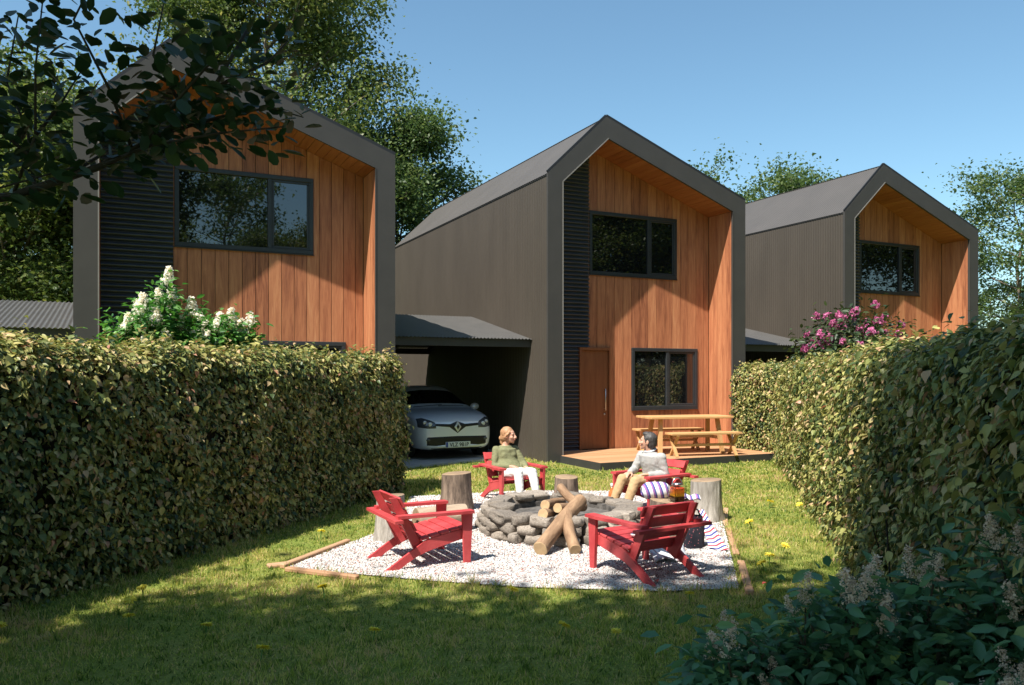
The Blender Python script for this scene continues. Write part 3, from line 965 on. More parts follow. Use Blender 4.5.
# ------------------------------------------------------------------ red chairs
def make_chair():
    """local +x is where the sitter looks; origin on the ground under the seat"""
    t = thing('garden_chair', 'tmp', 'chair', (0, 0, 0), 0, 'red low garden chairs around the fire pit')
    P = M['red_paint']
    for s in (-1, 1):
        y = s * .286
        l = MB()
        l.prism([(.345, .0), (.405, .0), (.428, .448), (.325, .448)], s * .286 + s * .004, s * .286 + s * .034, axis='y')
        l.build('leg', P, t)
        sp = MB()
        top = [(.37, .305), (.22, .282), (.06, .252), (-.03, .225), (-.12, .165), (-.22, .105), (-.30, .052), (-.385, .0)]
        bot = [(-.255, .0), (-.19, .045), (-.10, .095), (.0, .135), (.12, .165), (.25, .195), (.37, .222)]
        sp.prism(top + bot, y - s * .028, y, axis='y')
        sp.build('side_rail', P, t)
        bp = MB()
        bp.prism([(-.085, .105), (-.015, .150), (-.270, .622), (-.335, .622)], s * .286 - s * .064, s * .286 - s * .032, axis='y')
        bp.build('back_post', P, t)
        a = MB()
        a.prism([(.43, s * .255), (.43, s * .355), (.30, s * .365), (-.22, s * .340), (-.286, s * .340), (-.286, s * .262), (.2, s * .262)], .449, .475, axis='z')
        a.build('arm', P, t)
    cr = MB(); cr.beam((-.30, -.41, .435), (-.30, .41, .435), .075, .026, up=(0, 0, 1)); 
    cr.build('arm_crossbar', P, t)
    for i in range(5):
        f = i / 4
        x = .365 - .385 * f; z = .318 - .068 * f ** 1.1
        s = MB(); s.box((x, 0, z), (.086, .570, .022), Matrix.Rotation(-.165, 3, 'Y'), bev=.004)
        s.build('seat_slat', P, t)
    for i in range(4):
        f = (i + .5) / 4
        z = .195 + (.635 - .195) * f
        x = -.062 - (z - .245) * .535
        s = MB(); s.box((x + .012, 0, z), (.020, .563 if i == 3 else .506, .100), Matrix.Rotation(-.492, 3, 'Y'), bev=.004)
        s.build('back_slat', P, t)
    return t
def face(fx, fy): return math.atan2(fy, fx)
chair1 = make_chair()
f1 = Vector((.886, .46)).normalized()
chair1.location = (-.88, 7.26, .012); chair1.rotation_euler = (0, 0, face(*f1))
chair1['label'] = 'empty red garden chair in the left foreground, seen from its side'
C2 = (-.03, 10.85, .012); F2 = face(.44, -.90)
chair2 = dup(chair1, C2, F2, 'red garden chair the woman in green sits in')
C3 = (1.80, 9.98, .012); F3 = face(-.83, -.55)
chair3 = dup(chair1, C3, F3, 'red garden chair the man in grey sits in')
C4 = (1.17, 6.80, .012); F4 = face(-.54, .84)
chair4 = dup(chair1, C4, F4, 'empty red garden chair in the right foreground, seen from behind')

# ------------------------------------------------------------------ cloth, jar, bottle, bag
def cloth(name, fn, nu, nv, material, thick, weave, label, cat):
    vs = []; wv = []
    for j in range(nv + 1):
        for i in range(nu + 1):
            vs.append(fn(i / nu, j / nv)); wv.append(weave(i / nu, j / nv))
    fs = [(j * (nu + 1) + i, j * (nu + 1) + i + 1, (j + 1) * (nu + 1) + i + 1, (j + 1) * (nu + 1) + i) for j in range(nv) for i in range(nu)]
    me = bpy.data.meshes.new(name); me.from_pydata(vs, [], fs)
    a = me.attributes.new("weave", 'FLOAT', 'POINT'); a.data.foreach_set("value", wv)
    o = link(name, me, material, None, True)
    md = o.modifiers.new("thick", 'SOLIDIFY'); md.thickness = thick; md.offset = 0
    return tag(o, label, cat)
WHT = (.74, .72, .72); RED = (.52, .07, .10); BLU = (.075, .085, .26); PUR = (.30, .13, .33)
M['stripes'] = stripe_mat('stripes', [WHT, RED, WHT, BLU], .020)
M['stripes_purple'] = stripe_mat('stripes_purple', [WHT, WHT, PUR, BLU], .020)
def blanket(u, v):
    # hangs from the bag's top and fans out over the gravel
    w = .05 + .12 * v
    x = 1.86 + .05 * v + w * u
    y = 7.93 - .24 * v - .10 * u * v
    z = .34 * (1 - v) ** 1.1 + .022 + .008 * math.sin(u * 8 + 1) * v
    return (x, y, z)
cloth('striped_blanket', blanket, 14, 22, M['stripes'], .014, lambda u, v: v * .46 + .07 * u, 'red, white and blue striped blanket hanging down to the gravel', 'blanket')
def roll(u, v):
    a = 2 * PI * v
    e = 1 - abs(2 * u - 1) ** 4 * .55
    rx = .095 * e; 
    return (1.36 + .30 * u, 8.34 + rx * 1.05 * math.cos(a) + .02 * u, .405 + .085 + rx * math.sin(a) * .95)
cloth('striped_cushion', roll, 20, 24, M['stripes_purple'], .006, lambda u, v: u * .34 + .03 * math.sin(v * 6.28), 'round white and purple striped cushion on the low stump', 'cushion')
def fold(u, v):
    x = 1.76 + .17 * u; y = 8.36 - .17 * u + .15 * (v - .5)
    z = .425 + .03 * math.sin(PI * v) + .012 * math.sin(9 * u)
    return (x, y, z)
cloth('folded_napkin', fold, 14, 10, M['stripes_purple'], .02, lambda u, v: u * .25, 'small striped napkin folded right of the amber drink jar', 'napkin')
# white striped throw on the seat of the right foreground chair
ct = Matrix.Translation(C4) @ Matrix.Rotation(F4, 4, 'Z')
def throw(u, v):
    p = ct @ Vector((.02 + .12 * u, -.02 + .20 * (v - .5), .290 + .02 * u + .014 * math.sin(8 * v + 3 * u) + .012))
    return tuple(p)
cloth('seat_throw', throw, 12, 12, M['stripes_purple'], .022, lambda u, v: v * .25, 'small white and purple cloth left on the right foreground chair seat', 'cloth')
def rug(u, v):
    x = 1.28 + .34 * u; y = 7.12 + .42 * v + .05 * u
    z = .03 + .03 * abs(math.sin(5 * u + 3 * v)) + .10 * max(0, v - .5)
    return (x, y, z)
M['stripes_grey'] = stripe_mat('stripes_grey', [(.62, .62, .64), (.40, .42, .47), (.62, .62, .64), (.30, .20, .22)], .035)
cloth('grey_blanket', rug, 18, 18, M['stripes_grey'], .016, lambda u, v: u * .4 + .1 * v, 'crumpled grey striped blanket on the gravel seen under the right chair', 'blanket')

m, nt, b = new_mat('woven_dark')
_tc = N(nt, "ShaderNodeTexCoord"); _v = N(nt, "ShaderNodeTexVoronoi"); _v.inputs["Scale"].default_value = 42
nt.links.new(_tc.outputs["Object"], _v.inputs["Vector"])
_r = ramp(nt, [(0.0, (.55, .50, .48)), (.16, (.42, .06, .08)), (.24, (.020, .020, .032)), (1.0, (.014, .014, .022))])
nt.links.new(_v.outputs["Distance"], _r.inputs[0]); nt.links.new(_r.outputs[0], b.inputs["Base Color"]); b.inputs["Roughness"].default_value = .95
M['woven_dark'] = m
bg = thing('woven_bag', 'dark woven bag with coloured flecks beside the striped blanket', 'bag', (1.79, 7.80, .014), R(20))
mb = MB()
def bagp(u, v):
    a = 2 * PI * u
    f = (1 - .25 * v ** 2) * (1 + .05 * math.sin(3 * a + 4 * v))
    return (.105 * f * math.cos(a) * (abs(math.cos(a)) ** -.25 if abs(math.cos(a)) > .1 else 1), .075 * f * math.sin(a), .31 * v)
mb.grid(bagp, 28, 10)
n0 = len(mb.v)
mb.add([bagp(k / 28, 0) for k in range(28)], [list(range(28))[::-1]])
mb.build('body', M['woven_dark'], bg, smooth=True)
mb = MB(); mb.tube([(-.07, 0, .29), (-.05, .01, .36), (0, .015, .385), (.05, .01, .36), (.07, 0, .29)], [.009] * 5, 8)
mb.build('strap', M['woven_dark'], bg, smooth=True)

def glass_mat(name, col, rough=.03):
    m, nt, b = new_mat(name)
    b.inputs["Base Color"].default_value = (*col, 1); b.inputs["Roughness"].default_value = rough
    b.inputs["Transmission Weight"].default_value = 1.0; b.inputs["IOR"].default_value = 1.3
    return m
M['clear_glass'] = glass_mat('clear_glass', (.92, .93, .92))
m, nt, b = new_mat('amber'); b.inputs["Roughness"].default_value = .12
_tc = N(nt, "ShaderNodeTexCoord"); _sx = N(nt, "ShaderNodeSeparateXYZ"); nt.links.new(_tc.outputs["Generated"], _sx.inputs[0])
_r = ramp(nt, [(0.0, (.05, .018, .008)), (.36, (.08, .022, .006)), (.42, (.62, .30, .02)), (.62, (.70, .20, .015)), (1.0, (.58, .06, .02))])
nt.links.new(_sx.outputs[2], _r.inputs[0]); nt.links.new(_r.outputs[0], b.inputs["Base Color"]); b.inputs["Subsurface Weight"].default_value = 0.0
M['amber'] = m
M['orange_glass'] = mat('orange_glass', (.60, .17, .05), (.48, .11, .035), rough=.12, scale=10, spec=.6)
M['white_cap'] = mat('white_cap', (.72, .70, .66), rough=.5, scale=10)
jr = thing('drink_jar', 'square glass jar of layered amber drink with a wire handle', 'jar', (1.685, 8.10, .415), R(20))
mb = MB(); mb.span(-.058, .058, -.058, .058, .004, .148, bev=.012); mb.build('drink', M['amber'], jr)
mb = MB()
for q in ((-.066, -.06, -.066, .066), (.06, .066, -.066, .066), (-.06, .06, -.066, -.06), (-.06, .06, .06, .066)):
    mb.span(q[0], q[1], q[2], q[3], 0, .165)
mb.build('glass', M['clear_glass'], jr)
mb = MB(); mb.lathe([(.045, .166), (.047, .172), (.047, .186), (.03, .192)], 18); mb.build('lid', M['steel'], jr, smooth=True)
mb = MB(); mb.tube([(.062 * math.cos(a), 0, .165 + .078 * math.sin(a)) for a in [PI * k / 12 for k in range(13)]], [.006] * 13, 8); mb.build('handle', M['steel'], jr, smooth=True)
bt = thing('bottle', 'orange glass bottle with a white cap standing left of the man\'s chair', 'bottle', (1.265, 10.05, .014))
mb = MB(); mb.lathe([(.042, 0), (.046, .01), (.046, .19), (.040, .215), (.018, .25), (.016, .285)], 20); mb.build('body', M['orange_glass'], bt, smooth=True)
mb = MB(); mb.lathe([(.0465, .06), (.0468, .062), (.0468, .15), (.0465, .152)], 20); mb.build('paper_band', M['white_cap'], bt, smooth=True)
mb = MB(); mb.lathe([(.019, .283), (.02, .286), (.02, .318), (.017, .322)], 16); mb.build('cap', M['white_cap'], bt, smooth=True)
# ------------------------------------------------------------------ timber edging of the gravel
def plank(p0, p1, w, h, label):
    p0 = Vector((*p0, h / 2)); p1 = Vector((*p1, h / 2))
    d = p1 - p0
    mb = MB(); mb.box((0, 0, 0), (d.length, w, h), tint=random.random(), bev=.008)
    o = mb.build('edging_board', M['edging'])
    o.location = (p0 + p1) / 2; o.rotation_euler = (0, 0, math.atan2(d.y, d.x))
    return tag(o, label, 'edging board', 'timber boards edging the gravel')
plank((-2.02, 6.98), (-1.66, 8.05), .060, .045, 'pinkish timber edging board along the left side of the gravel')
plank((-1.96, 6.90), (-1.28, 6.60), .060, .040, 'pinkish timber edging board at the front left of the gravel')
plank((-2.16, 7.02), (-1.98, 7.12), .10, .030, 'short board offcut lying at the left corner of the gravel')
plank((1.84, 6.14), (2.06, 7.15), .065, .040, 'pinkish timber edging board at the right front, beside the flowering shrub')
plank((2.12, 7.50), (2.38, 8.75), .060, .026, 'timber edging board right of the striped blanket')
plank((2.40, 8.95), (2.72, 10.1), .060, .022, 'timber edging board right of the pale ridged stump')

# ------------------------------------------------------------------ hedges
def hedge(name, line, side, h, thick, dens, label, seed, size=.060, ends=(False, True)):
    """line: points of the front foot of the hedge; side: +1 when the plants stand left of the line's direction"""
    rg = np.random.default_rng(seed)
    root = thing(name, label, 'hedge', (0, 0, 0), 0, 'clipped leafy hedges beside the lawn')
    rt = .26
    Pp, Nn, Bk = [], [], []
    segs = list(zip(line[:-1], line[1:]))
    for si, (a, b) in enumerate(segs):
        a = np.array(a); b = np.array(b); L = np.linalg.norm(b - a); d = (b - a) / L
        nin = np.array([-d[1], d[0]]) * side           # into the hedge
        arc = (h - rt) + rt * PI / 2 + (thick - 2 * rt) + rt * PI / 2 + .5
        n = int(L * arc * dens)
        l = rg.random(n) * L; s = rg.random(n) * arc
        z = np.zeros(n); off = np.zeros(n); no = np.zeros(n); nz = np.zeros(n)
        m1 = s < h - rt
        z[m1] = s[m1]; no[m1] = -1
        m2 = (~m1) & (s < h - rt + rt * PI / 2)
        th = (s[m2] - (h - rt)) / rt
        z[m2] = h - rt + rt * np.sin(th); off[m2] = rt - rt * np.cos(th); no[m2] = -np.cos(th); nz[m2] = np.sin(th)
        q = s - (h - rt) - rt * PI / 2
        m3 = (q >= 0) & (q < thick - 2 * rt)
        z[m3] = h; off[m3] = rt + q[m3]; nz[m3] = 1
        m4 = q >= thick - 2 * rt
        th = np.minimum((q[m4] - (thick - 2 * rt)) / rt, PI / 2)
        z[m4] = h - rt + rt * np.cos(th) - np.maximum(0, (q[m4] - (thick - 2 * rt)) - rt * PI / 2); off[m4] = thick - rt + rt * np.sin(th); no[m4] = np.sin(th); nz[m4] = np.cos(th)
        P = np.stack([a[0] + d[0] * l + nin[0] * off, a[1] + d[1] * l + nin[1] * off, z], 1)
        No = np.stack([nin[0] * no, nin[1] * no, nz], 1)
        Pp.append(P); Nn.append(No)
    if ends[1]:
        a = np.array(line[-2]); b = np.array(line[-1]); d = (b - a) / np.linalg.norm(b - a); nin = np.array([-d[1], d[0]]) * side
        n = int(thick * h * dens * 1.1)
        l = rg.random(n) * thick; z = rg.random(n) * (h - .05)
        P = np.stack([b[0] + nin[0] * l, b[1] + nin[1] * l, z], 1)
        inset = np.maximum(0, (np.abs(l - thick / 2) - thick / 2 + .2)) ** 2 * 3 + np.maximum(0, z - h + .25) ** 2 * 2.5
        P[:, 0] -= d[0] * inset; P[:, 1] -= d[1] * inset
        No = np.tile(np.array([d[0], d[1], .1]), (n, 1))
        Pp.append(P); Nn.append(No)
    P = np.concatenate(Pp); No = unit(np.concatenate(Nn))
    bump = pnoise(P, 1.5, seed) * .10 + pnoise(P, 4.5, seed + 9) * .055
    P = P + No * (bump + rg.normal(0, .035, len(P)) - .02)[:, None]
    # long shoots that stick out
    k = rg.random(len(P)) < .035
    P[k] += No[k] * rg.uniform(.03, .12, k.sum())[:, None]
    # sparse places where the twigs show, and young shoots above the clipped top
    thin = pnoise(P, 3.1, seed + 17)
    keep = rg.random(len(P)) < np.clip(1.15 + thin * 1.3, .30, 1)
    P, No = P[keep], No[keep]
    up = np.where(No[:, 2] > .6)[0]
    ks = rg.choice(up, min(len(up), 150), replace=False)
    sh = []
    for q in ks:
        hh = rg.uniform(.05, .20)
        for f in np.linspace(.1, 1, 7):
            sh.append(P[q] + np.array([rg.normal(0, .018), rg.normal(0, .018), hh * f]))
    P = np.concatenate([P, np.array(sh)]); No = np.concatenate([No, np.tile(np.array([0, 0, 1.0]), (len(sh), 1))])
    P[:, 2] = np.maximum(P[:, 2], .02)
    n = len(P)
    Nl = unit(No * .9 + np.array([0, 0, .55]) + rg.normal(0, .52, (n, 3)))
    U = unit(np.array([0, 0, -.8]) + No * .45 + rg.normal(0, .55, (n, 3)))
    t = np.clip(.47 + rg.normal(0, .25, n) + .22 * pnoise(P, 2.1, seed + 4), 0, .92)
    k = rg.random(n) < .02
    t[k] = rg.uniform(.93, 1, k.sum())
    sy = size * rg.uniform(.40, 1.30, n)
    me = scatter('foliage', LOBED, P, Nl, U, sy * rg.uniform(.55, 1.1, n), sy, t)
    link('foliage', me, M['hedge_leaf'], root)
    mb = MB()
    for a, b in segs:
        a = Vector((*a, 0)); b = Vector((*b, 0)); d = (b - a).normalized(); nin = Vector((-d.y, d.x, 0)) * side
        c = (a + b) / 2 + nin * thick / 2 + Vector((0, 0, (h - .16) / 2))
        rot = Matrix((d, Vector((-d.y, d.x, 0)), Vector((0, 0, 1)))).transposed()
        mb.box(c, ((b - a).length - .06, thick - .28, h - .17), rot)  # solid dark core, added inside the leaves to block light
    # twigs inside the foliage
    rr = random.Random(seed)
    for a, b in segs:
        a = Vector((*a, 0)); b = Vector((*b, 0)); d = (b - a).normalized(); nin = Vector((-d.y, d.x, 0)) * side
        for i in range(int((b - a).length * 9)):
            p = a + d * rr.uniform(0, (b - a).length) + nin * rr.uniform(.05, .16) + Vector((0, 0, rr.uniform(0, .5)))
            pts = [p]
            for j in range(2):
                pts.append(pts[-1] + Vector((rr.uniform(-.12, .12), rr.uniform(-.12, .12), rr.uniform(.15, .4))) )
            mb.tube(pts, [.008, .006, .005, .003], 4)
    mb.build('twigs_and_core', M['twig_and_core'], root)
    return root
hedge('hedge', [(-4.28, 3.7), (-1.60, 11.72)], 1, 1.97, .95, 2500, 'tall clipped hedge on the left, mostly in shade with a sunlit top', 21)
k1 = HW(4.43, -1.50); k2 = HW(4.52, -.07)
hedge('hedge', [(1.58, 1.55), (3.07, 7.32), (k1.x, k1.y), (k2.x, k2.y)], -1, 1.91, .85, 2500, 'sunlit clipped hedge on the right running up to the middle house', 22, ends=(False, False))

# ------------------------------------------------------------------ shrubs
def leafy(name, rg, centre_pts, spread, per, size, tpl, up=.4):
    P = np.repeat(centre_pts, per, axis=0)
    n = len(P)
    P = P + rg.normal(0, spread, (n, 3))
    ctr = centre_pts.mean(0)
    out = unit(P - ctr + 1e-4)
    Nl = unit(np.array([0, 0, up + .35]) + out * .4 + rg.normal(0, .5, (n, 3)))
    U = unit(out * .8 + np.array([0, 0, -.1]) + rg.normal(0, .5, (n, 3)))
    t = np.clip(.45 + rg.normal(0, .25, n), 0, 1)
    sy = size * rg.uniform(.6, 1.25, n)
    return scatter(name, tpl, P, Nl, U, sy * .8, sy, t)

def panicle_mesh(seed, L, wid, mat_, npet, psize, fluffy=True):
    """one plume of tiny petals along a tapering axis, base at the origin"""
    rg = np.random.default_rng(seed)
    z = rg.random(npet) ** .8
    a = rg.random(npet) * 2 * PI
    if fluffy:
        br = rg.integers(0, 16, npet); a = br * 2.4 + rg.normal(0, .16, npet); zb = (br + .5) / 16
        q = rg.random(npet)
        r = wid * (1 - zb * .8) * q
        zz = zb + q * .22 * (1 - zb * .5)
        P = np.stack([r * np.cos(a), r * np.sin(a), zz * L], 1) + rg.normal(0, .005, (npet, 3))
    else:
        lump = rg.integers(0, 12, npet)
        lz = (lump + .5) / 12
        la = lump * 2.4
        cr = wid * (1 - lz * .75) * .55
        P = np.stack([cr * np.cos(la), cr * np.sin(la), lz * L], 1)
        P = P + unit(rg.normal(0, 1, (npet, 3))) * (wid * .55 * (1 - .55 * lz))[:, None]
    out = unit(P - np.stack([np.zeros(npet), np.zeros(npet), P[:, 2] * .8], 1) + rg.normal(0, .004, (npet, 3)))
    Nl = unit(out + rg.normal(0, .4, (npet, 3)))
    U = unit(rg.normal(0, 1, (npet, 3)) + np.array([0, 0, .4]))
    s = psize * rg.uniform(.6, 1.3, npet)
    me = scatter('flower_head', PETAL, P, Nl, U, s, s, rg.random(npet))
    me.materials.append(M[mat_])
    return me

def shrub(label, loc, hgt, rad, nst, leafm, heads, headn, seed, leaf_size, group, cat='shrub', name='flowering_shrub', per=26, spread=.06, hs=(1, 1), hmode='tip', lean=(0, 0), bare=.25, tpl=LEAF, dome=.35):
    rg = np.random.default_rng(seed)
    root = thing(name, label, cat, loc, 0, group)
    mb = MB(); cps = []; tips = []
    for i in range(nst):
        az = i * 2.4 + rg.uniform(-.3, .3); rr = rad * math.sqrt((i + .5) / nst)
        hh = hgt * (1 - dome * (rr / rad) ** 2) * rg.uniform(.82, 1.08)
        tip = np.array([rr * math.cos(az) + lean[0] * hh, rr * math.sin(az) + lean[1] * hh, hh])
        b = np.array([.18 * rr * math.cos(az), .18 * rr * math.sin(az), 0])
        mid = b * .45 + tip * .55 + np.array([-.05 * math.cos(az), -.05 * math.sin(az), .08 * hh])
        mb.tube([b, mid, tip], [.010, .007, .004], 5)
        for f in np.linspace(bare, 1, 7):
            p = (1 - f) ** 2 * b + 2 * f * (1 - f) * mid + f * f * tip
            cps.append(p)
        tips.append(tip)
        for q in range(2):
            f = rg.uniform(.4, .8); p = (1 - f) ** 2 * b + 2 * f * (1 - f) * mid + f * f * tip
            e = p + np.array([rg.uniform(-.5, .5) * rad * .6, rg.uniform(-.5, .5) * rad * .6, rg.uniform(.08, .25) * hgt])
            mb.tube([p, e], [.005, .003], 4); cps.append(e); cps.append((p + e) / 2); tips.append(e)
    mb.build('stem', M['stem'], root)
    me = leafy('foliage', rg, np.array(cps), spread, per, leaf_size, tpl)
    link('foliage', me, M[leafm], root)
    order = sorted(range(len(tips)), key=lambda i: -tips[i][2] + rg.uniform(-.2, .2) * hgt)
    for k, i in enumerate(order[:headn]):
        o = link('flower_head', heads[k % len(heads)], None, root)
        o.location = tips[i] + np.array([0, 0, .01])
        s = rg.uniform(*hs)
        o.scale = (s, s, s)
        o.rotation_euler = (rg.normal(0, .22), rg.normal(0, .22), rg.uniform(0, 6.28))
    return root
plume = [panicle_mesh(40 + k, .15, .055, 'cream_petal', 430, .0072) for k in range(4)]
G1 = 'cream flowered shrubs in the shaded right foreground'
FS = [(.88, 2.98, .78, .24, 'low shrub with cream plumes at the left end of the foreground shrubs', 11),
      (1.18, 2.92, .86, .28, 'foreground shrub with tall cream plumes against the sunlit lawn', 12),
      (1.50, 2.92, .93, .28, 'leafy shrub with cream plumes in front of the shaded end of the right hedge', 12),
      (1.82, 2.80, 1.16, .28, 'tallest cream plumed shrub at the right edge against the hedge', 13),
      (1.12, 2.50, .56, .25, 'low shrub with cream plumes at the bottom, left of the corner shrub', 9),
      (1.48, 2.42, .72, .26, 'shrub with cream plumes filling the bottom right corner', 10)]
for k, (x, y, hh, rr, lab, nh) in enumerate(FS):
    shrub(lab, (x, y, 0), hh, rr, 15, 'shrub_leaf', plume, nh, 60 + k, .075, G1, per=14, spread=.058, hs=(.55, 1.0))
wheads = [panicle_mesh(80 + k, .20, .085, 'white_petal', 420, .022, False) for k in range(3)]
shrub('white hydrangea in bloom rising above the left hedge', (-4.02, 8.95, 0), 2.62, .44, 26, 'bright_leaf', wheads, 27, 71, .10, None, 'shrub', 'hydrangea', per=30, spread=.085, hs=(.7, 1.0), bare=.6, dome=.14)
shrub('lower white hydrangea spreading right above the left hedge', (-3.66, 9.85, 0), 2.40, .44, 24, 'bright_leaf', wheads, 24, 72, .10, None, 'shrub', 'hydrangea', per=28, spread=.085, hs=(.65, .95), bare=.65, dome=.06)
pheads = [panicle_mesh(90 + k, .07, .065, 'pink_petal', 130, .032, False) for k in range(3)]
shrub('pink rhododendron in bloom behind the right hedge', (5.72, 13.3, 0), 2.70, .95, 44, 'rhodo_leaf', pheads, 70, 73, .11, None, 'shrub', 'rhododendron', per=17, spread=.10, hs=(.7, 1.15), bare=.35, dome=.2)

# ------------------------------------------------------------------ trees
def make_tree(seed, hgt, rad, base, tr, nlimb, per, leaf, leafm, flat=.7, spread=.55, prof=None, tpl=RHOMB, barkm='tree_bark', lean=(0, 0), subs=4, top_r=.5):
    rg = np.random.default_rng(seed)
    mb = MB()
    npt = 9
    pts = []
    for i in range(npt):
        f = i / (npt - 1)
        pts.append(np.array([lean[0] * f * hgt + rg.normal(0, .02 * hgt) * f, lean[1] * f * hgt + rg.normal(0, .02 * hgt) * f, hgt * .93 * f]))
    rads = [tr * (1 - .86 * (i / (npt - 1))) * (1.35 if i == 0 else 1) for i in range(npt)]
    mb.tube(pts, rads, 9)
    def at(f):
        q = f * (npt - 1); i = min(int(q), npt - 2)
        return pts[i] * (1 - (q - i)) + pts[i + 1] * (q - i)
    cps = []
    wts = []
    prof = prof or (lambda f: math.sin(PI * (.12 + .80 * f)) ** .8)
    for i in range(nlimb):
        f = (i + rg.uniform(.1, .9)) / nlimb
        hf = base + (.97 - base) * f
        p = at(min(hf / .93 * .93, .99))
        az = i * 2.39996 + rg.uniform(-.5, .5)
        L = rad * prof(f) * rg.uniform(.72, 1.15)
        rise = rg.uniform(.12, .5) + .45 * f
        d = np.array([math.cos(az), math.sin(az), rise])
        e = p + d * L
        e[2] = min(e[2], hgt)
        mid = (p + e) / 2 + np.array([0, 0, -.05 * L]) + rg.normal(0, .05 * L, 3)
        r0 = max(.018, tr * .42 * (1 - .6 * f))
        mb.tube([p, mid, e], [r0, r0 * .6, r0 * .22], 6)
        for q in range(subs):
            g = rg.uniform(.30, .95)
            b = (1 - g) ** 2 * p + 2 * g * (1 - g) * mid + g * g * e
            dd = rg.normal(0, 1, 3); dd[2] = abs(dd[2]) * .6 + .1
            dd = dd / np.linalg.norm(dd) * L * rg.uniform(.2, .48) + d * L * .12
            mb.tube([b, b + dd * .55 + rg.normal(0, .03, 3), b + dd], [r0 * .4, r0 * .25, r0 * .1], 5)
            cps += [b + dd, b + dd * .6]; wts += [1, .6]
        cps += [e, (mid + e) / 2]; wts += [1, .7]
    for q in range(4):
        cps.append(at(.97) + rg.normal(0, .3, 3)); wts.append(1)
    cps = np.array(cps)
    trunk = mb.mesh('trunk'); trunk.materials.append(M[barkm])
    trunk.polygons.foreach_set("use_smooth", [True] * len(trunk.polygons))
    cnt = (np.array(wts) * per * rg.uniform(.5, 1.4, len(cps))).astype(int)
    idx = np.repeat(np.arange(len(cps)), cnt)
    n = len(idx)
    csz = spread * rg.uniform(.6, 1.3, len(cps))
    P = cps[idx] + rg.normal(0, 1, (n, 3)) * csz[idx][:, None] * np.array([1, 1, flat])
    ctint = rg.normal(0, .17, len(cps))
    Nl = unit(np.array([0, 0, .8]) + rg.normal(0, .6, (n, 3)))
    U = unit(rg.normal(0, 1, (n, 3)) + np.array([0, 0, -.35]))
    t = np.clip(.45 + ctint[idx] + rg.normal(0, .17, n), 0, 1)
    sy = leaf * rg.uniform(.6, 1.3, n)
    crown = scatter('crown', tpl, P, Nl, U, sy, sy, t)
    crown.materials.append(M[leafm])
    return trunk, crown, at
def plant(tm, label, loc, rz=0.0, s=1.0, group='trees behind the houses', name='tree'):
    t = thing(name, label, 'tree', loc, rz, group)
    t.scale = (s, s, s)
    link('trunk', tm[0], None, t); link('crown', tm[1], None, t)
    return t
GT = 'trees behind the houses'
tall = make_tree(101, 21, 5.2, .22, .30, 46, 290, .18, 'tree_leaf', spread=.66, subs=5)
tall2 = make_tree(102, 18, 4.6, .20, .26, 40, 190, .20, 'tree_leaf', spread=.64, subs=5)
mid1 = make_tree(103, 12.5, 3.6, .12, .20, 34, 270, .17, 'far_leaf', spread=.52, subs=4)
airy = make_tree(104, 14.5, 4.0, .25, .17, 26, 70, .22, 'far_leaf', spread=.55, subs=4)
dense = make_tree(105, 11, 4.2, .06, .22, 36, 260, .18, 'tree_leaf', spread=.60, subs=5)
big = plant(tall, 'tallest leafy tree with pale limbs behind the left house, reaching the top of the picture', (-9.2, 31.0, 0), .6)
big.scale = (.84, .84, 1.0)
plant(tall2, 'dense tree behind the left slope of the left house roof, seen through the overhanging branch', (-16.6, 32.0, 0), 2.2, .70)
plant(mid1, 'rounded light green tree rising between the left and middle houses', (-4.5, 31.5, 0), 1.1, .93)
plant(dense, 'dark bushy tree filling the gap behind the left carport roof', (-17.0, 27.0, 0), .3, 1.0)
plant(tall2, 'tree at the left edge behind the carport roof, its top behind the overhanging branch', (-22.0, 33.5, 0), 4.0, .66)
plant(dense, 'dark bushy tree low behind the right side of the left house', (-9.4, 27.5, 0), 2.0, .95)
plant(airy, 'airy tree top showing just above the middle house roof on its right', (9.0, 44.0, 0), .4, .90)
plant(airy, 'wide airy tree top showing above the right house roof', (15.6, 43.0, 0), 2.6, .90)
plant(airy, 'open branched tree at the right edge beyond the right house', (24.0, 37.5, 0), 3.4, .80)
plant(airy, 'slim tree directly right of the right house wall', (22.4, 42.5, 0), 5.0, .62)
plant(dense, 'low bushy tree behind the hedge at the far right edge', (26.5, 38.5, 0), 1.3, .55)

# trees around and behind the viewpoint: they shade the front of the lawn and show in the window panes
shade = make_tree(111, 11.0, 3.3, .41, .24, 34, 210, .23, 'tree_leaf', spread=.55, subs=5, prof=lambda f: math.sin(PI * (.22 + .70 * f)) ** .6)
GS = 'trees standing behind the viewpoint'
plant(shade, 'broad shade tree behind the viewpoint, beyond the near end of the left hedge', (-7.7, -4.0, 0), .3, 1.0, GS)
plant(shade, 'broad shade tree behind the viewpoint at the left of the lawn', (-4.8, -2.75, 0), 1.9, 1.0, GS)
plant(shade, 'broad shade tree straight behind the viewpoint', (-2.5, -2.35, 0), 4.0, 1.0, GS)
plant(shade, 'broad shade tree behind the viewpoint towards the right hedge', (-.35, -3.3, 0), 5.2, 1.0, GS)
plant(airy, 'airy tree far behind the viewpoint on the right', (15, -19, 0), 1.0, 1.0, GS)
plant(dense, 'bushy tree far behind the viewpoint', (7, -15, 0), 3.0, .85, GS)
plant(dense, 'bushy tree behind the viewpoint beyond the near end of the right hedge', (13, -10, 0), 1.0, .8, GS)
GR = 'trees beyond the right hedge, out of the picture'
plant(tall2, 'tall tree beyond the right hedge, mirrored in the middle house panes', (19, 8.5, 0), 1.0, .7, GR)
plant(dense, 'dense tree beyond the right hedge, behind the others', (31, 9, 0), 1.0, 1.3, GR)
plant(dense, 'dense tree beyond the right hedge, between the tall one and the hedge', (22, 5.5, 0), 2.2, 1.1, GR)
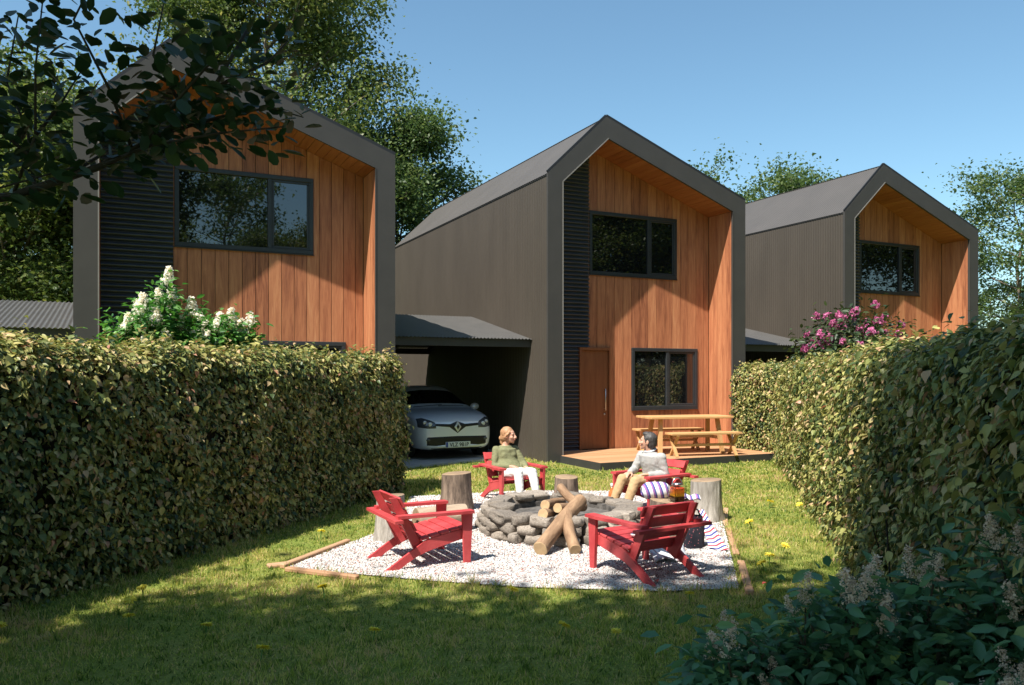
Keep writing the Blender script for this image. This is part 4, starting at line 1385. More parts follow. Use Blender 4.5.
plant(dense, 'bushy tree beyond the right hedge, left of the tall one', (24, 13.5, 0), 3.0, .95, GR)
plant(dense, 'bushy tree beyond the right hedge, nearest the right house', (29, 20, 0), 4.0, .95, GR)
plant(dense, 'bushy tree beyond the right hedge, nearest the viewpoint', (17, 3.0, 0), 5.0, .9, GR)

# overhanging branch of a near tree at the left
def near_tree():
    rg = np.random.default_rng(131)
    t = thing('overhanging_tree', 'dark broad leaved tree reaching in with a bare curved limb at the top left', 'tree', (-4.35, 1.7, 0))
    o0 = np.array([-4.35, 1.7, 0])
    mb = MB()
    mb.tube([(0, 0, 0), (.05, .02, 1.0), (.12, .1, 1.9), (.1, .0, 2.8), (-.2, -.3, 4.2), (-.4, -.5, 5.6)], [.15, .125, .11, .09, .06, .03], 10)
    mb.build('trunk', M['limb_bark'], t, smooth=True)
    lb = MB(); P = []; U = []
    def B(*pts): return [np.array(p) - o0 for p in pts]
    main = B((-4.23, 1.8, 1.9), (-3.1, 2.6, 2.12), (-2.35, 3.0, 2.31), (-1.95, 3.1, 2.40), (-1.62, 3.12, 2.52), (-1.38, 3.15, 2.66), (-1.20, 3.2, 2.86), (-1.08, 3.25, 3.12))
    lb.tube(main, [.040, .028, .021, .017, .014, .011, .009, .006], 8)
    tw = []
    tw.append(B((-1.62, 3.12, 2.52), (-1.40, 3.05, 2.58), (-1.12, 3.02, 2.62), (-.86, 3.0, 2.64)))
    tw.append(B((-2.35, 3.0, 2.31), (-2.15, 2.8, 2.22), (-1.95, 2.75, 2.30), (-1.6, 2.9, 2.46)))
    tw.append(B((-1.95, 3.1, 2.40), (-1.83, 3.05, 2.62), (-1.80, 3.0, 2.86), (-1.74, 2.95, 3.12)))
    tw.append(B((-1.86, 3.1, 2.42), (-1.95, 3.2, 2.68), (-2.10, 3.3, 2.92), (-2.05, 3.3, 3.2)))
    tw.append(B((-1.50, 3.13, 2.6), (-1.52, 3.0, 2.78), (-1.60, 2.9, 3.0), (-1.50, 2.9, 3.2)))
    tw.append(B((-1.38, 3.15, 2.66), (-1.18, 3.2, 2.74), (-.98, 3.2, 2.78), (-.84, 3.2, 2.74)))
    tw.append(B((-1.30, 3.17, 2.74), (-1.40, 3.1, 2.95), (-1.36, 3.1, 3.15)))
    tw.append(B((-1.2, 3.2, 2.86), (-1.0, 3.25, 2.98), (-.92, 3.3, 3.1)))
    tw.append(B((-1.45, 3.14, 2.62), (-1.3, 3.0, 2.70), (-1.12, 2.9, 2.82), (-1.0, 2.85, 2.9)))
    tw.append(B((-1.75, 3.1, 2.47), (-1.7, 3.3, 2.62), (-1.62, 3.4, 2.75), (-1.5, 3.45, 2.9)))
    tw.append(B((-1.95, 3.25, 2.68), (-1.88, 3.3, 2.82), (-1.78, 3.3, 2.98)))
    tw.append(B((-1.86, 3.05, 2.55), (-2.0, 3.0, 2.68), (-2.08, 2.95, 2.84)))
    for w in tw:
        lb.tube(w, list(np.linspace(.008, .0025, len(w))), 6)
    lb.build('branch', M['limb_bark'], t, smooth=True)
    for w in tw + [main[4:]]:
        for a, b in zip(w[:-1], w[1:]):
            n = max(2, int(np.linalg.norm(b - a) / .015))
            for i in range(n):
                f = (i + rg.random()) / n
                p = a + (b - a) * f
                d = (b - a) / np.linalg.norm(b - a)
                s = rg.normal(0, 1, 3); s -= d * (s @ d); s /= np.linalg.norm(s)
                for q in range(2):
                    st = s * (1 if q == 0 else -1)
                    P.append(p + st * rg.uniform(.01, .11) + d * rg.uniform(0, .03)); U.append(st + d * .7 + rg.normal(0, .25, 3) + np.array([0, 0, -.35]))
    P = np.array(P); U = unit(np.array(U)); n = len(P)
    Nl = unit(np.array([0, 0, .8]) + rg.normal(0, .5, (n, 3)))
    sy = .072 * rg.uniform(.55, 1.3, n)
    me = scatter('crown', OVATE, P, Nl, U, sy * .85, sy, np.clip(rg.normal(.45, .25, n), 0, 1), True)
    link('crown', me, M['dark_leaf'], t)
    # upper crown out of view
    cp = np.array([[-.2, -.3, 4.2], [-.4, -.5, 5.4], [.5, .2, 4.4], [-1.1, 0, 4.6], [.2, -1.0, 4.9], [.9, .6, 4.6], [-.6, .8, 4.3], [.4, .9, 5.2]])
    me = leafy('crown', rg, cp, .42, 420, .11, LEAF)
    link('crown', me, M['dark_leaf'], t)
near_tree()

# ------------------------------------------------------------------ gravel stones and grass
rg = np.random.default_rng(5)
n = 95000
X = rg.uniform(-2.1, 2.9, n * 2); Y = 6.1 + rg.random(n * 2) ** 1.5 * 5.6
k = inside(GRAVEL, X, Y)
X, Y = X[k][:n], Y[k][:n]
sz = rg.uniform(.004, .0095, len(X)) * (1 + .12 * (Y - 6))
P = np.stack([X, Y, .012 + sz * .35], 1)
me = scatter('gravel_stones', PEB, P, unit(np.array([0, 0, 1.]) + rg.normal(0, .35, (len(X), 3))), rg.normal(0, 1, (len(X), 3)), sz * rg.uniform(.8, 1.5, len(X)), sz, rg.random(len(X)), False)
o = link('gravel_stones', me, M['pebble']); o['kind'] = 'stuff'

def lawn(seed):
    rg = np.random.default_rng(seed)
    Ps = []
    for y0, y1, dens in ((3.6, 5.5, 5200), (5.5, 7.5, 4800), (7.5, 10, 3000), (10, 14, 2000), (14, 17.5, 1500)):
        x0, x1 = -.68 * y1 - .3, .42 * y1 + .3
        x0 = max(x0, -5.2); x1 = min(x1, 6.0)
        n = int((x1 - x0) * (y1 - y0) * dens)
        Ps.append(np.stack([rg.uniform(x0, x1, n), rg.uniform(y0, y1, n)], 1))
    P = np.concatenate(Ps)
    X, Y = P[:, 0], P[:, 1]
    lx = -3.53 + .334 * (Y - 6.01); rx = np.where(Y < 7.32, 3.07 + .2587 * (Y - 7.32), 3.07 + .257 * (Y - 7.32))
    behind = Y > 11.8
    keep = ((X > lx + .02) | behind) & (X < rx + .1)
    edge = rg.normal(0, .05, len(X))
    # ragged edge: grass leans over the gravel
    keep &= ~inside(GRAVEL, X + edge, Y + rg.normal(0, .05, len(X)))
    keep &= ~inside([(p.x, p.y) for p in slab], X, Y)
    dkp = [HW(.1, 1), HW(.1, -1.475), HW(4.5, -1.475), HW(4.5, 1)]
    keep &= ~inside([(p.x, p.y) for p in dkp], X, Y)
    hs = [HW(0, -.01), HW(4.9, -.01), HW(4.9, 9), HW(0, 9)]
    keep &= ~inside([(p.x, p.y) for p in hs], X, Y)
    X, Y = X[keep], Y[keep]
    n = len(X)
    P3 = np.stack([X, Y, np.zeros(n)], 1)
    big = pnoise(P3, .9, 3.3); sm = pnoise(P3, 4.0, 8.1)
    thin = rg.random(n) < (.80 + .5 * sm + .25 * big)
    X, Y, P3, big, sm = X[thin], Y[thin], P3[thin], big[thin], sm[thin]
    n = len(X)
    hgt = rg.uniform(.014, .038, n) * (1 + .55 * big + .5 * sm) * (1 + .0 * Y)
    cl = pnoise(P3, 10.0, 21.7)
    hgt *= 1 + .75 * np.clip(cl * 2.2, -.6, 1)
    tuft = rg.random(n) < .05
    hgt[tuft] *= 1.7
    dl = np.minimum(np.abs(X - (-3.53 + .334 * (Y - 6.01))), np.abs((3.07 + .2587 * (Y - 7.32)) - X))
    hgt *= 1 + 1.3 * np.clip(1 - dl / .35, 0, 1) * rg.random(n)
    eg = ~inside([(p[0] * 1.0 + (p[0] - .4) * .05, p[1] + (p[1] - 8.8) * .05) for p in GRAVEL], X, Y)
    hgt[~eg] *= rg.uniform(.9, 1.8, (~eg).sum())
    wid = rg.uniform(.0045, .0085, n) * np.maximum(1, (Y - 3) / 4.5)
    N0 = rg.normal(0, 1, (n, 3)); N0[:, 2] *= .15
    N0 = unit(N0)
    U = unit(np.array([0, 0, 1.]) + rg.normal(0, .38, (n, 3)))
    # orthogonalise the normal instead of the growth direction
    N0 = unit(N0 - U * (N0 * U).sum(1, keepdims=True))
    t = np.clip(.56 + .44 * big + .36 * sm - .42 * cl + rg.normal(0, .27, n), 0, 1)
    return scatter('lawn_grass', BLADE_T, P3, N0, U, wid * 1.0, hgt, t)
me = lawn(77)
o = link('lawn_grass', me, M['grass']); o['kind'] = 'stuff'
print('grass blades', len(me.polygons) // 2)

# dandelions
def dandelion_meshes():
    rg = np.random.default_rng(9)
    n = 90
    a = rg.random(n) * 2 * PI; q = rg.random(n)
    P = np.stack([.004 * np.cos(a) * q, .004 * np.sin(a) * q, .002 * (1 - q)], 1)
    U = unit(np.stack([np.cos(a) * (.25 + q), np.sin(a) * (.25 + q), .75 - .45 * q], 1))
    Nl = unit(np.array([0, 0, 1.]) + rg.normal(0, .2, (n, 3)))
    h = scatter('flower', RHOMB, P, Nl, U, np.full(n, .011), np.full(n, .024), rg.random(n))
    h.materials.append(M['yellow_petal'])
    mb = MB(); mb.tube([(0, 0, -.075), (.002, 0, -.03), (0, 0, 0)], [.0022, .002, .0028], 6)
    s = mb.mesh('stem'); s.materials.append(M['bright_leaf'])
    return h, s
DH, DS = dandelion_meshes()
DAND = [(-1.98, 8.25, 'yellow dandelion in the grass by the left hedge, above the gravel corner'),
        (-2.58, 5.35, 'left yellow dandelion in the half shaded grass below the left hedge'),
        (-2.82, 6.05, 'yellow dandelion in the sunlit grass closest to the left hedge foot'),
        (-2.75, 5.72, 'yellow dandelion just in front of the one closest to the left hedge'),
        (-3.32, 5.15, 'yellow dandelion at the very left edge of the lawn'),
        (-1.98, 5.15, 'largest yellow dandelion in the shaded lawn left of centre'),
        (-1.48, 4.72, 'nearest yellow dandelion in the dark foreground grass'),
        (-1.45, 6.08, 'yellow dandelion in sunlit grass in front of the front left edging board'),
        (-.87, 5.05, 'yellow dandelion in the dark grass below the left red chair'),
        (.01, 6.02, 'yellow dandelion at the shadow edge in front of the firewood logs'),
        (.34, 5.15, 'yellow dandelion in the dark grass below the right red chair'),
        (.66, 5.02, 'yellow dandelion in the dark grass left of the cream plumed shrubs'),
        (1.32, 5.90, 'yellow dandelion in front of the right red chair\'s rear foot'),
        (3.32, 10.2, 'yellow dandelion in the sunny lawn beyond the pale ridged stump'),
        (2.62, 8.78, 'yellow dandelion in the sunny lawn level with the striped blanket'),
        (2.15, 6.85, 'yellow dandelion just right of the right front edging board'),
        (2.60, 7.55, 'yellow dandelion near the lower end of the sunlit hedge foot'),
        (3.60, 9.95, 'yellow dandelion in the sunny lawn closest to the right hedge'),
        (2.32, 7.15, 'small yellow dandelion between the edging board and the shrub plumes'),
        (2.95, 12.3, 'distant yellow dandelion in the lawn before the deck')]
for x, y, lab in DAND:
    t = thing('dandelion', lab, 'flower', (x, y, .085), random.uniform(0, 6), 'yellow dandelions in the lawn')
    t.rotation_euler = (random.uniform(-.5, .1), random.uniform(-.3, .3), t.rotation_euler[2])
    s = random.uniform(1.45, 1.9) * (1 + max(0, y - 6) * .05)
    t.scale = (s, s, s)
    link('flower', DH, None, t); link('stem', DS, None, t)
# fallen red leaves on the gravel
for x, y, lab in ((1.17, 6.42, 'fallen red leaf on the gravel behind the right red chair'), (2.02, 6.35, 'fallen red leaf in the grass at the right front edging board')):
    V, F = LOBED
    me = bpy.data.meshes.new('fallen_leaf'); me.from_pydata([(v[0] * .07, (v[1] - .5) * .07, v[2] * .07) for v in V], [], F)
    a = me.attributes.new("tint", 'FLOAT', 'FACE'); a.data.foreach_set("value", [1.0] * len(F))
    o = link('fallen_leaf', me, M['fallen'] if 'fallen' in M else mat('fallen', (.42, .07, .05), rough=.6, scale=20), None)
    o.location = (x, y, .045); o.rotation_euler = (.2, .1, random.uniform(0, 6))
    tag(o, lab, 'leaf', 'fallen leaves')
#--PART3--
# ------------------------------------------------------------------ car under the carport
m, nt, b = new_mat('car_paint')
b.inputs["Base Color"].default_value = (.60, .63, .68, 1); b.inputs["Metallic"].default_value = .15
b.inputs["Roughness"].default_value = .28; b.inputs["Coat Weight"].default_value = .8; b.inputs["Coat Roughness"].default_value = .04
_tc = N(nt, "ShaderNodeTexCoord"); _nz = N(nt, "ShaderNodeTexNoise"); _nz.inputs["Scale"].default_value = 900
nt.links.new(_tc.outputs["Object"], _nz.inputs["Vector"])
_r = ramp(nt, [(.3, (.70, .73, .79)), (.7, (.80, .83, .88))]); nt.links.new(_nz.outputs["Fac"], _r.inputs[0]); nt.links.new(_r.outputs[0], b.inputs["Base Color"])
M['car_paint'] = m
M['car_glass'] = mat('car_glass', (.010, .011, .013), (.008, .009, .010), rough=.03, scale=3, spec=.9)
M['car_black'] = mat('car_black', (.016, .016, .017), (.012, .012, .013), rough=.35, scale=20)
M['rubber'] = mat('rubber', (.022, .022, .022), rough=.85, scale=30)
M['chrome'] = mat('chrome', (.82, .83, .84), rough=.12, metal=1.0, scale=10)
M['plate_white'] = mat('plate_white', (.74, .75, .70), (.70, .71, .66), rough=.4, scale=20)
M['plate_blue'] = mat('plate_blue', (.03, .08, .38), rough=.4, scale=20)
M['plate_ink'] = mat('plate_ink', (.02, .02, .02), rough=.5, scale=20)
M['lamp_glass'] = mat('lamp_glass', (.075, .080, .088), (.05, .053, .06), rough=.06, scale=9, spec=.8)
M['lamp_reflector'] = mat('lamp_reflector', (.72, .74, .76), rough=.3, metal=.35, scale=12)

def evaluated(o):
    dg = bpy.context.evaluated_depsgraph_get()
    dg.update()
    return bpy.data.meshes.new_from_object(o.evaluated_get(dg), depsgraph=dg)

def make_car():
    root = thing('parked_car', 'silver grey hatchback parked nose out under the carport', 'car', HW(-1.47, 1.05, .045), HA)
    ST = []
    def st(y, w, zb, zbelt, xs, zs, xr, zr, zt, wm=None):
        ST.append((y, [(0, zb), (.84 * w, zb), (.975 * w, zb + .10), (w, .50), (.985 * w, zbelt), (xs, zs), (xr, zr), (xr * .55, zt - .012), (0, zt)]))
    st(-.01, .52, .23, .56, .49, .62, .40, .68, .700)
    st(.03, .67, .20, .61, .63, .68, .52, .745, .770)
    st(.14, .78, .18, .67, .745, .75, .64, .815, .840)
    st(.34, .838, .17, .74, .805, .82, .71, .880, .905)
    st(.70, .862, .17, .80, .83, .88, .73, .935, .958)
    st(1.02, .866, .17, .85, .82, .925, .74, .965, .985)
    st(1.12, .866, .17, .86, .82, .940, .735, .99, 1.015)
    st(1.80, .868, .17, .90, .80, .97, .60, 1.345, 1.405)
    st(2.10, .868, .17, .905, .80, .975, .585, 1.395, 1.450)
    st(2.70, .868, .17, .92, .80, .99, .58, 1.395, 1.452)
    st(3.25, .860, .17, .95, .78, 1.03, .57, 1.345, 1.395)
    st(3.75, .830, .20, .96, .74, 1.04, .55, 1.10, 1.14)
    st(3.98, .770, .26, .86, .70, .92, .55, .95, .97)
    st(4.06, .66, .34, .70, .60, .74, .45, .76, .775)
    n = 16
    vs = []; fs = []; mi = []
    for y, p in ST:
        ring = [(x, z) for x, z in p] + [(-x, z) for x, z in p[-2:0:-1]]
        vs += [(x, y, z) for x, z in ring]
    for i in range(len(ST) - 1):
        for k in range(n):
            k2 = (k + 1) % n
            fs.append((i * n + k, i * n + k2, (i + 1) * n + k2, (i + 1) * n + k))
            kk = k if k < 8 else 15 - k
            g = 0
            if i == 6 and kk in (6, 7): g = 1
            if 6 <= i <= 9 and kk == 5: g = 1
            if i == 10 and kk in (6, 7): g = 1
            if kk == 0: g = 2
            mi.append(g)
    for i, rev in ((0, False), (len(ST) - 1, True)):
        R_ = [i * n + k for k in range(9)]; L_ = [i * n] + [i * n + 16 - k for k in range(1, 8)] + [i * n + 8]
        for k in range(8):
            q = []
            for v in (R_[k], L_[k], L_[k + 1], R_[k + 1]):
                if v not in q: q.append(v)
            fs.append(q[::-1] if rev else q); mi.append(0)
    me = bpy.data.meshes.new('tmp'); me.from_pydata(vs, [], fs)
    for k in ('car_paint', 'car_glass', 'car_black'): me.materials.append(M[k])
    me.polygons.foreach_set("material_index", mi)
    bm = bmesh.new(); bm.from_mesh(me); bmesh.ops.recalc_face_normals(bm, faces=bm.faces); bm.to_mesh(me); bm.free()
    tmp = bpy.data.objects.new('tmp', me); C.objects.link(tmp)
    s = tmp.modifiers.new('s', 'SUBSURF'); s.levels = 3; s.render_levels = 3
    full = evaluated(tmp)
    bpy.data.objects.remove(tmp)
    bm = bmesh.new(); bm.from_mesh(full)
    bvh = BVHTree.FromBMesh(bm)
    for name, sel, mt in (('body', 0, 'car_paint'), ('window_glass', 1, 'car_glass'), ('underside', 2, 'car_black')):
        b2 = bm.copy()
        bmesh.ops.delete(b2, geom=[f for f in b2.faces if f.material_index != sel], context='FACES')
        m2 = bpy.data.meshes.new(name); b2.to_mesh(m2); b2.free()
        m2.materials.clear()
        m2.polygons.foreach_set("material_index", [0] * len(m2.polygons))
        link(name, m2, M[mt], root, True)
    def front(x, z, lift):
        h = bvh.ray_cast(Vector((x, -2, z)), Vector((0, 1, 0)))
        y = h[0].y if h[0] is not None else .3
        return Vector((x, y - lift, z))
    def patch(name, mt, x0, x1, lo, hi, lift, nx=26, nz=8, parent=root, thick=.012):
        mb = MB()
        g = []
        for j in range(nz + 1):
            for i in range(nx + 1):
                x = x0 + (x1 - x0) * i / nx
                z = lo(x) + (hi(x) - lo(x)) * j / nz
                e = min(i, nx - i, j * 3, (nz - j) * 3)
                g.append(front(x, z, lift if e > 0 else -.004))
        mb.add(g, [(j * (nx + 1) + i, j * (nx + 1) + i + 1, (j + 1) * (nx + 1) + i + 1, (j + 1) * (nx + 1) + i) for j in range(nz) for i in range(nx)])
        return mb.build(name, M[mt], parent, smooth=True)
    # lower black intake with a pale blade, upper grille wings, head lamps
    patch('lower_grille', 'car_black', -.64, .64, lambda x: .262 + .05 * abs(x) ** 2, lambda x: .475 - .02 * abs(x), .006, 40, 8)
    patch('bumper_blade', 'car_paint', -.50, .50, lambda x: .245 + .12 * max(0, abs(x) - .30), lambda x: .335 - .06 * abs(x) / .50, .018, 40, 5)
    patch('lower_lip', 'car_black', -.56, .56, lambda x: .212, lambda x: .243, .004, 30, 3)
    patch('upper_grille', 'car_black', -.60, .60, lambda x: .625 + .05 * abs(x) / .56 - .115 * max(0, 1 - abs(x) / .17), lambda x: .695 + .03 * abs(x) / .56 + .075 * max(0, 1 - abs(x) / .16), .007, 64, 8)
    for s in (-1, 1):
        f = (lambda x, s=s: (abs(x) - .44) / .33)
        hl = patch('headlight', 'lamp_glass', s * .44, s * .775, lambda x: .620 - .03 * min(1, f(x) * 2) + .045 * f(x), lambda x: .71 + .155 * min(1, max(0, f(x))) ** .6 - .05 * max(0, f(x) - .7) / .3, .010, 22, 8)
        for cx, cz, r in ((.56, .70, .044), (.65, .735, .038)):
            c = front(s * cx, cz, .012)
            mb = MB(); mb.ball(c, (r, .012, r), 14, 8); mb.build('reflector', M['lamp_reflector'], hl, smooth=True)
        fog = front(s * .60, .40, .008)
        mb = MB(); mb.ball(fog, (.045, .012, .03), 14, 8); mb.build('fog_lamp', M['lamp_glass'], root, smooth=True)
        # mirror
        mb = MB(); mb.ball((s * .965, 1.42, .985), (.10, .065, .075), 16, 10); mb.tube([(s * .82, 1.40, .95), (s * .92, 1.42, .965)], [.03, .025], 8)
        mb.build('wing_mirror', M['car_paint'], root, smooth=True)
        for y in (.76, 3.25):
            a = MB(); a.lathe([(.34, -.02), (.36, 0), (.34, .02)], 36)
            o = a.build('wheel_arch', M['car_black'], root, smooth=True); o.location = (s * .855, y, .30); o.rotation_euler = (0, R(90), 0)
            wt = MB(); wt.lathe([(.20, -.09), (.285, -.095), (.30, -.06), (.30, .06), (.285, .095), (.20, .09)], 36)
            wh = wt.build('wheel', M['rubber'], root, smooth=True); wh.location = (s * .775, y, .30); wh.rotation_euler = (0, R(90), 0)
            rm = MB(); rm.lathe([(.198, -.07), (.198, .07), (.185, .096), (.05, .086), (.03, .095)], 36)
            rm.build('rim', M['lamp_reflector'], wh, smooth=True)
    # diamond emblem
    eb = MB(); c0 = front(0, .645, .014)
    dm = lambda a, b2, yy: [(0, yy, .645 + b2), (a, yy, .645), (0, yy, .645 - b2), (-a, yy, .645)]
    o1 = dm(.072, .105, c0.y - .004); i1 = dm(.034, .060, c0.y - .016); 
    eb.add(o1 + i1, [(k, (k + 1) % 4, 4 + (k + 1) % 4, 4 + k) for k in range(4)])
    o2 = dm(.072, .105, c0.y + .02)
    eb.add(o1 + o2, [(k, 4 + k, 4 + (k + 1) % 4, (k + 1) % 4) for k in range(4)])
    i2 = dm(.031, .056, c0.y + .004)
    eb.add(i1 + i2, [(k, (k + 1) % 4, 4 + (k + 1) % 4, 4 + k) for k in range(4)])
    eb.build('emblem', M['lamp_reflector'], root)
    # number plate
    p0 = front(0, .30, .026)
    pb = MB(); pb.span(-.26, .26, p0.y - .006, p0.y + .02, .245, .355, bev=.004)
    pl = pb.build('number_plate', M['plate_white'], root)
    pb = MB(); pb.span(-.256, -.215, p0.y - .009, p0.y - .0065, .249, .351); pb.build('blue_band', M['plate_blue'], pl)
    cu = bpy.data.curves.new('plate_text', 'FONT'); cu.body = 'VLZ 981P'; cu.size = .108; cu.align_x = 'CENTER'; cu.extrude = .001; cu.offset = .0018
    to = bpy.data.objects.new('tmp', cu); C.objects.link(to)
    tm = evaluated(to); bpy.data.objects.remove(to)
    to = link('plate_text', tm, None, pl); tm.materials.clear(); tm.materials.append(M['plate_ink'])
    to.location = (.022, p0.y - .0085, .263); to.rotation_euler = (R(90), 0, 0); to.scale = (.92, 1, 1)
    # wipers and bonnet shut line
    wb = MB(); wb.tube([(-.55, 1.10, 1.005), (.10, 1.135, 1.045)], [.008, .006], 6); wb.tube([(.0, 1.09, 1.02), (.58, 1.13, 1.02)], [.008, .006], 6)
    wb.build('wipers', M['car_black'], root)
make_car()

# ------------------------------------------------------------------ people
M['skin'] = mat('skin', (.60, .34, .235), (.54, .29, .20), rough=.5, scale=14, spec=.35)
for _m in (M['skin'],):
    _m.node_tree.nodes["Principled BSDF"].inputs["Subsurface Weight"].default_value = .12
    _m.node_tree.nodes["Principled BSDF"].inputs["Subsurface Radius"].default_value = (.02, .008, .004)
M['lips'] = mat('lips', (.48, .16, .13), rough=.4, scale=20)
M['eye'] = mat('eye', (.030, .022, .018), rough=.15, scale=30)
M['olive_knit'] = mat('olive_knit', (.225, .225, .125), (.175, .178, .095), rough=.95, scale=30, bump=.5, bump_scale=140, spec=.1)
M['grey_knit'] = mat('grey_knit', (.44, .43, .41), (.35, .345, .33), rough=.95, scale=24, bump=.5, bump_scale=140, spec=.1)
M['white_denim'] = mat('white_denim', (.74, .72, .69), (.66, .64, .61), rough=.9, scale=16, bump=.3, bump_scale=160, spec=.1)
M['khaki'] = mat('khaki', (.52, .35, .19), (.43, .28, .15), rough=.9, scale=16, bump=.3, bump_scale=160, spec=.1)
M['auburn_hair'] = mat('auburn_hair', (.55, .32, .17), (.30, .145, .07), rough=.5, scale=30, stretch=(1, 1, .25), bump=.6, bump_scale=70)
M['dark_hair'] = mat('dark_hair', (.085, .075, .070), (.030, .026, .024), rough=.5, scale=40, stretch=(1, 1, .3), bump=.6, bump_scale=80)
M['tan_shoe'] = mat('tan_shoe', (.33, .17, .09), rough=.6, scale=20)
M['green_shoe'] = mat('green_shoe', (.055, .20, .070), (.045, .16, .055), rough=.7, scale=20)
M['shirt_collar'] = mat('shirt_collar', (.62, .64, .68), rough=.9, scale=20)

def loft(mb, rings, seg=18):
    """rings: (centre, axis_a, ra, axis_b, rb)"""
    vs = []
    for c, a, ra, b2, rb in rings:
        for k in range(seg):
            t = 2 * PI * k / seg
            vs.append(Vector(c) + Vector(a) * ra * math.cos(t) + Vector(b2) * rb * math.sin(t))
    fs = []
    for i in range(len(rings) - 1):
        for k in range(seg):
            fs.append((i * seg + k, i * seg + (k + 1) % seg, (i + 1) * seg + (k + 1) % seg, (i + 1) * seg + k))
    fs.append(list(range(seg))[::-1]); fs.append([(len(rings) - 1) * seg + k for k in range(seg)])
    mb.add(vs, fs)

def limb(mb, pts, rads, seg=14):
    # resample smoothly, with balls at the ends so that pieces fuse
    mb.tube(pts, rads, seg)
    for p, r in zip(pts, rads):
        mb.ball(p, r * .995, 14, 8)

def fuse(mb, name, voxel, smooth=4, disp=None):
    me = mb.mesh(name)
    o = bpy.data.objects.new('tmp', me); C.objects.link(o)
    r = o.modifiers.new('r', 'REMESH'); r.mode = 'VOXEL'; r.voxel_size = voxel; r.use_smooth_shade = True
    s = o.modifiers.new('s', 'SMOOTH'); s.factor = .5; s.iterations = smooth
    out = evaluated(o)
    bpy.data.objects.remove(o)
    if disp:
        out.calc_loop_triangles()
        co = np.empty(len(out.vertices) * 3, np.float32); out.vertices.foreach_get("co", co); co = co.reshape(-1, 3)
        no = np.array([v.normal[:] for v in out.vertices])
        d = np.array([disp(Vector(c)) for c in co])
        co += no * d[:, None]
        out.vertices.foreach_set("co", co.astype(np.float32).ravel()); out.update()
    out.name = name
    out.polygons.foreach_set("use_smooth", [True] * len(out.polygons))
    return out

def hand(mb, wrist, d, down, side, curl=.5):
    """side: +1/-1 which way the thumb leaves"""
    d = Vector(d).normalized(); n = Vector(down); n = (n - d * n.dot(d)).normalized(); l = d.cross(n) * side
    w = Vector(wrist)
    loft(mb, [(w - d * .01, l, .026, n, .021), (w + d * .02, l, .030, n, .019), (w + d * .06, l, .040, n, .0165), (w + d * .088, l, .041, n, .0135), (w + d * .098, l, .036, n, .009)], 14)
    for k, (off, L) in enumerate(((.031, .070), (.0105, .079), (-.0105, .074), (-.031, .058))):
        p = w + d * .088 + l * off
        a = curl * .35
        pts = [p]; dirv = d + l * off * 1.2
        for s, f in enumerate((.42, .33, .25)):
            a += curl * .35
            pts.append(pts[-1] + (dirv * math.cos(a) + n * math.sin(a)).normalized() * L * f)
        mb.tube(pts, [.0098, .0092, .0086, .0068], 8)
        mb.ball(pts[-1], .0066, 8, 6); mb.ball(pts[1], .0092, 8, 6); mb.ball(pts[2], .0087, 8, 6)
    t0 = w + d * .026 + l * .028
    t1 = t0 + (d * .65 + l * .75 + n * .25).normalized() * .036
    t2 = t1 + (d * .9 + l * .25 + n * .35).normalized() * .030
    t3 = t2 + (d * .95 + l * .0 + n * .4).normalized() * .022
    mb.tube([t0, t1, t2, t3], [.0145, .0115, .0102, .0078], 8); mb.ball(t3, .0076, 8, 6); mb.ball(t0, .0145, 8, 6)

